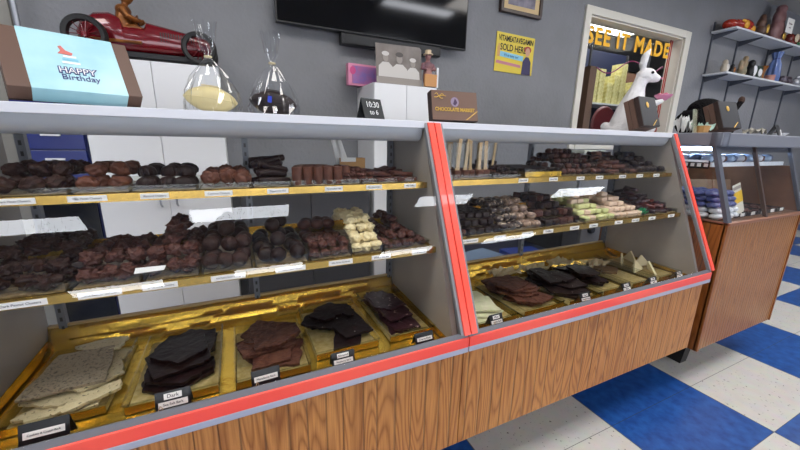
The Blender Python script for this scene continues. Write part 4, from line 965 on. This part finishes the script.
# driver: one continuous cast figure, leaning to the wheel
D = thing('driver_figurine', 'bronze-coloured driver figure with helmet and goggles seated in the toy car', 'figurine', (-.378,1.245,1.592)); D.scale = (1.08,1.08,1.05)
mb = MB()
mb.ell((0,0,.045),(.026,.032,.050)); mb.ell((.004,0,.082),(.026,.038,.022)); mb.tube([(.008,0,.09),(.014,0,.115)], .011, 10)
mb.ell((.018,0,.130),(.021,.019,.024)); mb.ell((.036,0,.126),(.006,.005,.006)); mb.ell((.008,0,.006),(.034,.030,.020))
for sg in (-1, 1):
    mb.tube([(.006,sg*.036,.082),(.022,sg*.042,.055),(.050,sg*.022,.046),(.062,sg*.014,.048)], [.013,.0115,.009,.007], 10)
    mb.tube([(.0,sg*.016,.01),(.04,sg*.018,.022),(.075,sg*.016,.008)], [.015,.013,.010], 10)
link('body', blob(mb, 'body', BRONZE, .0028, 3), D)
mb = MB(); mb.ell((.014,0,.138),(.023,.022,.022)); mb.build('helmet', mat('dark_bronze','5E3618',.35,.5), D, smooth=True)
mb = MB(); mb.tube([(.036,-.012,.134),(.040,-.004,.134)], .006, 8); mb.tube([(.036,.012,.134),(.040,.004,.134)], .006, 8); mb.build('goggles', BLACK, D)
for sg in (-1,1):
    h_ = MB(); hx_, hy_, hz_ = .063, sg*.014, .048
    for k in range(4): h_.tube([(hx_,hy_+(k-1.5)*.0032,hz_),(hx_+.006,hy_+(k-1.5)*.0034,hz_+.004-.0005*k),(hx_+.0075,hy_+(k-1.5)*.0034,hz_-.002)], [.0019,.0018,.0014], 6)
    h_.tube([(hx_-.002,hy_-sg*.006,hz_),(hx_+.003,hy_-sg*.009,hz_+.004)], [.002,.0015], 6); h_.build('fingers', BRONZE, D, smooth=True)

# photograph of workers, figurine, pink box
T = thing('photo_print', 'large black and white photo of three workers leaning on the tall white cabinet', 'photograph', (.88,1.172,1.4795), (R(-6),0,R(1)))
MB().prism([(-.142,0),(.142,0),(.142,.20),(.13,.212),(-.142,.205)], 0, .004, 'Y').build('photo_board', mat('grey_photo_paper','655C56',.4,col2='7E756F',nscale=12), T)
LG, DG, MG = mat('light_grey_print','C2BEB9',.5), mat('dark_grey_print','4A4541',.5), mat('mid_grey_print','8F8780',.5)
for k, (cx, cz, s_) in enumerate(((-.085,.09,1.),(0,.085,1.1),(.085,.075,.95))):
    p_ = MB().prism([(cx-.045*s_,.035),(cx+.045*s_,.035),(cx+.042*s_,cz),(cx+.018*s_,cz+.022),(cx-.018*s_,cz+.022),(cx-.042*s_,cz)], -.0012, -.0002, 'Y').build('printed_person', LG, T)
    MB().prism([(cx+.017*s_*math.cos(a*PI/8), cz+.045*s_+.022*s_*math.sin(a*PI/8)) for a in range(16)], -.0016, -.0004, 'Y').build('printed_face', MG, p_)
    MB().prism([(cx+.022*s_*math.cos(a*PI/8), cz+.066*s_+.012*s_*math.sin(a*PI/8)) for a in range(16)], -.0020, -.0006, 'Y').build('printed_cap', LG if k != 1 else DG, p_)
bx(-.142,.142,-.0012,-.0002,.0,.034).build('printed_table', MG, T)
T = thing('person_figurine', 'small figurine of a woman in a pale hat behind an orange crate', 'figurine', (1.065,1.19,1.4785))
mb = MB(); mb.ell((0,0,.06),(.030,.026,.06)); mb.ell((0,0,.12),(.034,.022,.026)); mb.tube([(0,0,.13),(0,0,.155)], .011, 10); mb.ell((0,-.002,.168),(.018,.018,.022)); mb.ell((0,-.020,.166),(.004,.004,.005))
for sg in (-1,1): mb.tube([(sg*.03,0,.128),(sg*.044,-.012,.10),(sg*.02,-.034,.095)], [.012,.010,.008], 10)
link('body', blob(mb, 'body', mat('pinkish_figure','A87A72',.5,col2='5A3A4A',nscale=18), .004, 3), T)
mb = MB(); mb.lathe([(.03,.178),(.028,.183),(.018,.186),(.018,.203),(.001,.207)], n=18); mb.build('hat', mat('straw_hat','CDB89A',.6), T, smooth=True)
bx(-.04,.04,-.046,-.030,.0,.068).build('crate', mat('orange_crate','C08A52',.5), T, bevel=.002); bx(.046,.058,-.03,-.01,0,.11).build('white_post', WHITE, T)
T = thing('gift_box', 'pink and purple patterned box behind the old photograph', 'box', (.725,1.36,1.479), (0,0,R(3)))
bx(-.098,.098,-.02,.02,.0,.118).build('box_body', PINK, T, bevel=.002)
bx(-.075,.09,-.0225,-.0205,.012,.106).build('purple_panel', mat('purple_panel','8C72B4',.45,col2='B06A9A',nscale=22), T)
MB().prism([(-.072+.018*math.cos(a*PI/8), .08+.022*math.sin(a*PI/8)) for a in range(16)], -.0245, -.0228, 'Y').build('pink_spot', mat('hot_pink_print','D0508A',.45), T)

# ------------------------------------------------------------------ things on the glass cases
ZT = 1.2295
T = thing('birthday_box', 'long brown gift box with a pale blue Happy Birthday sleeve', 'gift box', (-.393,.262,1.2600), (R(-35),0,R(24)))
bx(0,.222,0,.040,0,.156).build('box_body', BOXB, T, bevel=.0015)
bx(-.0006,.2226,.0401,.043,-.0006,.1566).build('dark_back', BOXD, T)
sl = bx(.034,.194,-.0012,.0412,-.0015,.1575).build('blue_sleeve', TEAL, T, bevel=.001)
text('HAPPY', .0215, sl, (.114,-.0022,.052), m=NAVY, bold=.0020, sx=.95); text('HAPPY', .0215, sl, (.114,-.0030,.052), m=WHITE, sx=.95)
text('Birthday', .020, sl, (.117,-.0022,.034), m=NAVY, sx=.95)
for k, (w_, z_) in enumerate(((.030,.072),(.026,.081),(.022,.089))): bx(.108-w_/2,.108+w_/2,-.0022,-.0014,z_,z_+.005).build('printed_cake_layer', mat('white_print','E8F2F4',.5) if k % 2 == 0 else SKYB, sl)
MB().prism([(.090,.098),(.112,.096),(.115,.102),(.104,.108),(.098,.120),(.093,.117),(.096,.107)], -.0024, -.0014, 'Y').build('printed_sprig', mat('coral_print','C96A62',.5), sl)
MB().prism([(.0,.0),(.02,.0),(.0,.0)][:0] or [(0,0),(.09,0),(.05,.10)], .05, .056).build('box_stand', CARD, None, loc=(-.33,.30,ZT)) if False else None
T = thing('box_easel', 'small dark easel propping up the birthday box', 'easel', (-.335,.42,ZT), (0,0,R(24)))
MB().tube([(-.04,.045,.003),(-.02,-.005,.092)], .003, 8).build('leg', BOXD, T); MB().tube([(.06,.045,.003),(.04,-.005,.092)], .003, 8).build('leg', BOXD, T)

def football(x, y, m, label, foil=False):
    T = thing('chocolate_football', label, 'chocolate football', (x,y,ZT+.032), (0,R(6),R(-4)))
    prof = []
    for k in range(15):
        t = -1+2*k/14; prof.append((max(.001,.0315*(1-abs(t)**2.1)**.72), t*.062))
    MB().lathe(prof, n=24, axis='X').build('ball', m, T, smooth=True)
    MB().lathe([(r+.0012,z) for r,z in prof[3:12]], n=24, axis='X').build('seam_band', m, T, smooth=True) if False else None
    sm_ = MB(); sm_.tube([(prof[k][1],-prof[k][0]*.98,.001) for k in range(1,14)], .0016, 6); sm_.build('seam', m, T, smooth=True)
    lc = MB(); lc.tube([(-.022,-.006,.0315),(.0,-.006,.0328),(.022,-.006,.0315)], .0016, 6)
    for k in range(5): lc.tube([(-.018+.009*k,-.012,.030),(-.018+.009*k,0,.0330)], .0014, 6)
    lc.build('laces', m, T, smooth=True)
    return T
def bag(x, y, h, label):
    T = thing('cellophane_bag', label, 'cellophane bag', (x,y,ZT)); vs = []; fs = []; n_ = 36
    prof = [(.062,.0005,1),(.066,.02,.75),(.060,.05,.7),(.042,.085,.75),(.022,.112,.9),(.0065,.130,1),(.006,.136,1),(.017,.155,.8),(.020,.18,.7),(.026,h,.6)]
    for i, (r, z, fy) in enumerate(prof):
        for k in range(n_):
            a = 2*PI*k/n_; q = r*(1+.16*noise.noise(Vector((math.cos(a)*2.6, math.sin(a)*2.6, i*.35+x*9)))+.07*math.cos(9*a+i))
            vs.append((q*math.cos(a), q*fy*math.sin(a), z + (.012*noise.noise(Vector((math.cos(a)*3, math.sin(a)*3, 5+x))) if i == len(prof)-1 else 0)))
    for i in range(len(prof)-1):
        for k in range(n_): fs.append((i*n_+k,i*n_+(k+1)%n_,(i+1)*n_+(k+1)%n_,(i+1)*n_+k))
    b_ = MB().add(vs, fs).build('clear_film', CELLO, T)
    MB().tube([(.0075*math.cos(a*PI/6),.0075*math.sin(a*PI/6),.133) for a in range(13)], .002, 6).build('twist_tie', mat('cream_tie','D8C9A0',.5), T)
football(-.043,.33, mat('ivory_chocolate','DCCB94',.35,bump=.1,bscale=90), 'ivory white chocolate football inside the left clear bag')
bag(-.040,.33,.212, 'clear cellophane bag tied around the white chocolate football')
fb = football(.108,.33, DCH2, 'dark chocolate football with blue foil inside the right clear bag')
bx(-.016,-.006,-.0325,-.0275,-.002,.014).build('blue_foil_mark', mat('blue_foil','2040C8',.3,.3), fb)
bag(.110,.33,.208, 'clear cellophane bag tied around the dark chocolate football')

T = thing('chalk_sign', 'small black chalkboard tent sign with handwritten hours', 'sign', (.388,.325,ZT), (0,0,R(14)))
H_ = .062; S_ = .026
MB().prism([(-S_,0),(-S_+.003,0),(0,H_-.004),(S_-.003,0),(S_,0),(0,H_)], -.036, .036).build('board', mat('chalkboard','1B1E20',.6), T)
an = math.atan2(S_, H_)
for s, fz, w_ in (('10:30', .70, .026), ('to 6', .34, .022)):
    text(s, w_, T, (.0,-S_*(1-fz)-.0014,H_*fz), rot=(PI/2-an,0,0), m=mat('chalk','D8D8D8',.8), sx=.85)
T = thing('chocolate_box', 'flat brown gift box with gold lettering standing on the case by the red strips', 'gift box', (.592,.300,ZT+.0075), (R(-14),0,R(-6)))
bx(0,.170,0,.028,0,.098).build('box_body', BOXD, T, bevel=.001); bx(.002,.170,-.0015,-.0002,.002,.098).build('brown_lid', mat('brown_lid','6A5042',.45), T)
text('CHOCOLATE MARKET', .0165, T, (.085,-.0026,.036), m=GOLDT, bold=.0006, sx=.88)
MB().prism([(.085+.015*math.cos(a*PI/8), .062+.016*math.sin(a*PI/8)) for a in range(16)], -.0024, -.0016, 'Y').build('round_emblem', mat('mauve_print','8A7A90',.5), T)
mb = MB(); mb.prism([(.078,.055),(.086,.050),(.094,.060),(.086,.074)], -.003, -.0024, 'Y'); mb.build('emblem_figure', mat('dark_plum_print','3A2244',.5), T)
mb = MB()
for dx_, dz_ in ((.018,.008),(-.014,.010),(.014,-.010),(-.016,-.006),(.026,.002)):
    mb.tube([(.026,-.004,.078),(.026+dx_*.6,-.008,.078+dz_*.9),(.026+dx_,-.004,.078+dz_*.6)], .0012, 6)
mb.tube([(.125,-.003,.003),(.169,-.003,.034)], .0011, 6); mb.build('gold_ribbon', GOLDT, T, smooth=True)

# white rabbit statue
T = thing('rabbit_statue', 'white rabbit statue on the case, standing upright and holding a small dish', 'statue', (1.845,.465,ZT), (0,0,R(-52))); T.scale = (.94,.94,.96)
mb = MB()
mb.tube([(0,0,.002),(0,0,.06),(.008,0,.13),(.018,0,.19),(.026,0,.235)], [.088,.080,.064,.047,.032], 20)
mb.ell((.0,0,.02),(.115,.085,.024)); mb.tube([(.020,0,.21),(.036,0,.275)], [.036,.030], 14)
mb.ell((.052,0,.288),(.046,.034,.037)); mb.tube([(.065,0,.284),(.100,0,.271),(.116,0,.268)], [.029,.020,.011], 12)
for sg in (-1, 1):
    mb.tube([(.034,sg*.013,.312),(.030,sg*.017,.345),(.036,sg*.018,.385),(.052,sg*.015,.412)], [.010,.0175,.0165,.004], 10)
    mb.tube([(.020,sg*.048,.175),(.060,sg*.056,.135),(.115,sg*.036,.150),(.140,sg*.022,.160)], [.024,.020,.015,.011], 12)
    mb.tube([(.02,sg*.05,.06),(.065,sg*.055,.03),(.125,sg*.05,.016)], [.045,.028,.016], 12)
mb.ell((-.098,0,.035),(.026,.024,.024))
link('body', blob(mb, 'body', RABBIT, .004, 4), T)
for sg in (-1,1): MB().ell((.076,sg*.0295,.297),(.0075,.006,.007)).build('eye', BLACK, T, smooth=True)
mb = MB(); mb.ell((.124,0,.271),(.005,.007,.005)); mb.build('nose', PINK, T, smooth=True)
T = thing('candy_dish', 'small pink dish of sweets held by the white rabbit', 'dish', (1.928,.358,ZT+.157))
MB().lathe([(.012,0),(.016,.002),(.035,.018),(.038,.026),(.034,.026),(.014,.006),(.001,.005)], n=24).build('dish', PINK, T, smooth=True)
mb = MB()
for k in range(7): mb.ell((.016*math.cos(k*2.1)*(k>0),.016*math.sin(k*2.1)*(k>0),.024+.002*(k % 2)),(.011,.010,.009),8,6)
mb.build('sweets', mat('rose_sweets','C86A80',.4), T, smooth=True)
# pairs of leaning dark gift boxes
def boxpair(loc, yaw, lean, label):
    T = thing('chocolate_box', label, 'gift box', loc, (R(lean),0,R(yaw)))
    for k, (y0_, mm) in enumerate(((.0, mat('blue_black_lid','16171E',.5)), (.023, BOXB), (.046, BOXB))):
        bx(0,.125,y0_,y0_+.021,0,.138).build('box', BOXD if k == 0 else mm, T, bevel=.0015)
    bx(.003,.125,-.0012,-.0001,.003,.138).build('dark_lid', mat('blue_black_lid','16171E',.5), T)
    mb = MB(); mb.tube([(.07,-.003,.002),(.104,-.003,.03)], .0012, 6); mb.ell((.055,-.003,.10),(.010,.0015,.014)); mb.build('gold_print', GOLDT, T, smooth=True)
boxpair((1.672,.275,ZT+.0265), 0, -20, 'stack of brown and black gift boxes leaning in front of the white rabbit')
boxpair((2.160,.190,1.233+.0275), -10, -22, 'stack of brown and black gift boxes leaning on the right case')

# right case top
Z3 = 1.2335
T = thing('plush_animal', 'black furry plush animal with its tail raised, behind the right gift boxes', 'plush toy', (2.47,.40,Z3))
mb = MB(); mb.ell((0,0,.08),(.18,.075,.08)); mb.ell((-.04,0,.135),(.14,.07,.065)); mb.ell((-.19,0,.065),(.08,.06,.065)); mb.ell((-.245,-.01,.045),(.03,.03,.025))
for sx_ in (-.12,.12):
    for sy_ in (-.05,.05): mb.tube([(sx_,sy_,.05),(sx_-.01,sy_*1.3,.012)], [.03,.022], 10)
for sg in (-1,1): mb.ell((-.18,sg*.035,.11),(.02,.01,.025))
mb.tube([(.15,0,.08),(.24,0,.12),(.32,0,.20)], [.018,.015,.017], 10)
link('body', blob(mb, 'body', FUR, .008, 2), T)
mb = MB(); mb.ell((.328,0,.212),(.020,.016,.024)); mb.build('tail_tuft', mat('brown_fur','3A2418',.9,bump=1.,bscale=100), T, smooth=True)
T = thing('card_holder', 'clear acrylic holder with grey-green cards at the left of the right case', 'card holder', (1.985,.22,Z3), (R(-8),0,R(12)))
bx(0,.055,.003,.006,.0015,.115).build('clear_front', PLASTIC, T); bx(.003,.052,.0065,.012,.0015,.11).build('cards', mat('grey_green_card','8A9080',.6,col2='B9BBAA',nscale=30), T); bx(0,.055,.003,.03,0,.0015).build('base', PLASTIC, T)
T = thing('kraft_basket', 'small orange-brown basket with shredded paper on the right case', 'basket', (2.085,.24,Z3))
MB().lathe([(.022,0),(.030,.035),(.028,.035),(.020,.003),(.001,.003)], n=20, flute=10, famp=.05).build('basket', CARD, T, smooth=True)
crumple('tissue_paper', 2.13,.26,Z3,.10,.07,.055, mat('mint_tissue','A9C4B4',.7), 12, 'crumpled mint green tissue paper beside the kraft basket', 'paper')
crumple('tissue_paper', 2.06,.31,Z3+.001,.10,.05,.085, mat('white_tissue','D8D8D4',.7), 15, 'crumpled white tissue paper behind the kraft basket', 'paper')
crumple('dried_moss', 2.50,.20,Z3,.14,.06,.035, mat('grey_moss','6E6A60',.9,col2='9A958A',nscale=60), 17, 'tuft of grey dried moss right of the gift boxes', 'moss')
T = thing('tent_sign', 'small black tent card on the right case', 'sign', (2.69,.18,Z3), (0,0,R(10)))
MB().prism([(-.025,0),(-.022,0),(0,.052),(.022,0),(.025,0),(0,.058)], -.055, .055).build('black_card', BLACK, T)
mb = MB(); mb.tube([(.0,-.027,.002),(.02,-.022,.014),(.045,-.012,.035)], .0018, 6); mb.build('white_mark', WHITE, T)
T = thing('small_bowl', 'shallow white bowl with dark sweets at the right end of the right case top', 'bowl', (2.83,.22,Z3))
MB().lathe([(.03,0),(.034,.003),(.052,.020),(.050,.020),(.030,.006),(.001,.005)], n=24).build('bowl', WHITE, T, smooth=True)
mb = MB(); mb.ell((0,0,.016),(.040,.040,.012)); mb.build('dark_sweets', DCH2, T, smooth=True)

# ------------------------------------------------------------------ inside the right case
dn = [m_cluster(.0255, s+80, mat('white_icing','D4D8DC',.35), 2, .10, .55, .9) for s in range(2)]
dnb = [m_cluster(.0255, s+83, mat('blue_icing','38427C',.4,col2='5C6494',nscale=40), 2, .10, .55, .9) for s in range(2)]
def place(me, name, x, y, z, label, cat, grp, rz=0):
    o = bpy.data.objects.new(name, me); COL.objects.link(o); o.location = (x,y,z); o.rotation_euler = (0,0,rz); tag(o, label, cat, grp)
i = 0
for l in range(5):
    for a_ in range(4):
        for b_ in range(6 - l//2):
            if 0 < a_ < 3 and 0 < b_ < 4 and l < 3: continue
            bl_ = l >= 2
            place((dnb if bl_ else dn)[i % 2], 'frosted_cookie', 2.024+a_*.052+(l % 2)*.008, .085+b_*.053+l*.009, .836+l*.0255, ('blue iced cookie on the upper layers of the stack' if bl_ else 'white iced cookie in the lower layers of the stack')+' in the right case', 'cookie', ('blue' if bl_ else 'white')+' iced cookies', i)
            i += 1
ps = [m_cluster(.024, s+90, m_, 2, .25, .8) for s, m_ in enumerate((mat('pale_blue_icing','A8C0DC',.35), mat('pastry_brown','6A4436',.5), mat('white_pastry','D8DCE4',.4), mat('slate_pastry','55607C',.4)))]
cn = ['pale blue','brown','white','slate blue']
for k in range(42):
    a_, b_ = k % 14, k//14; q = (k*7+b_) % 4
    place(ps[q], 'iced_pastry', 2.045+a_*.050, .175+b_*.052+.01*(a_ % 2), 1.0945, '%s iced pastry on the upper shelf of the right case' % cn[q], 'pastry', '%s pastries on the right case shelf' % cn[q], k)
for k in range(6):
    T = thing('shelf_tag', 'small black tag with a white label along the left shelf edge of the right case', 'price label', (2.0095,.155+.026*k,1.070), (0,0,-PI/2), group='black shelf tags in the right case')
    T.location = (1.9995,.155+.027*k,1.068)
    bx(-.0125,.0125,-.001,.001,0,.036).build('black_tag', BLACK, T); bx(-.008,.008,-.0018,-.0011,.009,.025).build('white_label', PAPER, T)
T = thing('info_card', 'leaning yellow and white card inside the right case', 'card', (2.27,.085,.842), (R(-14),R(-8),R(6)))
bx(-.05,.05,0,.002,0,.155).build('card', mat('white_card','D8D4C4',.5), T); bx(-.05,.05,-.0012,-.0002,.062,.118).build('yellow_band', mat('yellow_print','DDB21E',.5), T); bx(-.045,.045,-.0012,-.0002,.13,.145).build('grey_heading', MG, T)
for k in range(6):
    x_ = 2.13+.108*k
    T = thing('black_tray', 'small black candy tray with white tag, %s in the right case' % ('first','second','third','fourth','fifth','last')[k], 'tray', (x_,.14,.8355), group='black trays in the right case')
    mb = MB(); mb.box(-.05,.05,-.07,.16,0,.002); mb.box(-.05,.05,-.07,-.068,.002,.018); mb.box(-.05,.05,.158,.16,.002,.018); mb.box(-.05,-.048,-.068,.158,.002,.018); mb.box(.048,.05,-.068,.158,.002,.018)
    mb.build('tray', BLACK, T); bx(-.018,.018,-.0745,-.0725,.004,.020).build('white_tag', PAPER, T)
    for q in range(10):
        place(bits[q % 3] if k % 2 else smalls[q % 3], 'candy_piece', x_-.027+.027*(q % 3), .10+.045*(q//3), .838, 'dark candy piece in the black trays of the right case', 'candy', 'candy in the black trays', q)
    if k in (2,3,4):
        o = bx(-.075,.075,0,.010,0,.15).build('kraft_bag', mat('brown_window_bag','7A5A3E',.6,col2='8E6E4E',nscale=12), loc=(x_+.06,.335-.03*(k-3),.836), rot=(R(-12),0,R(14*k-65))); tag(o, 'flat brown bag standing behind the black trays, %s of three' % ('left','middle','right')[k-2], 'bag')

# ------------------------------------------------------------------ workroom seen through the window
def rack(): 
    T = thing('storage_rack', 'white shelf with cartons inside the workroom', 'shelf', (4.15,2.30,0))
    for z in (.9, 1.63): bx(-.50,.60,-.15,.15,z,z+.02).build('board', SHELFW, T)
    for x in (-.48,.58):
        for y in (-.14,.14): bx(x-.01,x+.01,y-.01,y+.01,0,2.3).build('post', DARKG, T)
    bx(-.5,.6,.151,.16,.6,2.3).build('back_sheet', mat('dark_blue_sheet','111A3A',.5), T)
rack()
k = 0
for (x0_, n_, top) in ((3.70,2,8),(3.815,2,8),(3.93,2,8),(4.08,1,5),(4.195,1,7),(4.31,2,10),(4.43,1,4),(4.55,1,6)):
    for q in range(top):
        o = bx(-.050,.050,-.07,.07,0,.046).build('small_carton', YBOX, bevel=.004, loc=(x0_+.02,2.25,1.6505+q*.0468), rot=(0,0,R((k*37 % 7)-3)))
        tag(o, 'small pale yellow carton stacked on the workroom shelf', 'carton', 'yellow cartons in the workroom'); k += 1
o = bx(-.05,.05,-.06,.06,0,1.95).build('brown_post', mat('brown_post','6E5546',.6)); o.location = (3.40,1.95,0); tag(o, 'brown wooden post at the left inside the workroom', 'post')
T = thing('round_back_chair', 'maroon chair with a round back in the workroom', 'chair', (4.02,2.02,0))
MB().lathe([(.001,-.02),(.20,-.02),(.22,0),(.20,.02),(.001,.02)], (0,.12,1.40), 28, axis='Y').build('backrest', MAROON, T, smooth=True)
MB().lathe([(.001,0),(.2,0),(.21,.03),(.19,.06),(.001,.06)], (0,-.08,.86), 24).build('seat', MAROON, T, smooth=True)
for sx_ in (-.13,.13):
    for sy_ in (-.20,.06): MB().tube([(sx_,sy_,.86),(sx_*1.3,sy_*1.2,0)], .012, 8).build('leg', STEEL, T)
MB().tube([(-.1,.10,.88),(-.1,.12,1.25)], .01, 8).build('back_post', STEEL, T); MB().tube([(.1,.10,.88),(.1,.12,1.25)], .01, 8).build('back_post', STEEL, T)
o = bx(-.25,.25,-.02,.02,0,.35).build('wall_panel', mat('brown_pinboard','7A5644',.7)); o.location = (4.85,2.46,1.75); tag(o, 'reddish brown board hanging in the workroom', 'board')


# shop front window behind the viewer
FILLW = mat('front_fill_emitter', 'FFFFFF', .5, emit='F2F6FF', estr=4.2)
struct(bx(-2.6,6.8,YF+.01,YF+.02,.30,1.60).build('front_fill_panel', FILLW))
for k in range(6): struct(bx(-2.62+k*1.88,-2.56+k*1.88,YF+.02,YF+.06,.30,1.60).build('fill_panel_bar', DARKG))

# ------------------------------------------------------------------ camera, world, view
cam = bpy.data.cameras.new('camera'); co = bpy.data.objects.new('camera', cam); COL.objects.link(co); sc.camera = co
cam.sensor_width = 36; cam.lens = 15.4977; cam.clip_start = .02
yaw, pitch, roll = R(-25.405), R(-13.6783), R(1.1141)
fw = Vector((-math.sin(yaw)*math.cos(pitch), math.cos(yaw)*math.cos(pitch), math.sin(pitch)))
rt = Vector((math.cos(yaw), math.sin(yaw), 0)); up = rt.cross(fw)
r2 = math.cos(roll)*rt + math.sin(roll)*up; u2 = -math.sin(roll)*rt + math.cos(roll)*up
Mx = Matrix((r2, u2, -fw)).transposed().to_4x4(); Mx.translation = Vector((0,-.7167,1.1676)); co.matrix_world = Mx
wd = bpy.data.worlds.new('w'); sc.world = wd; wd.use_nodes = True
wd.node_tree.nodes['Background'].inputs[0].default_value = (.6,.65,.7,1); wd.node_tree.nodes['Background'].inputs[1].default_value = .3
vs_ = sc.view_settings; vs_.view_transform = 'Standard'; vs_.look = 'None'; vs_.exposure = -.08; vs_.gamma = 1.; vs_.use_curve_mapping = False
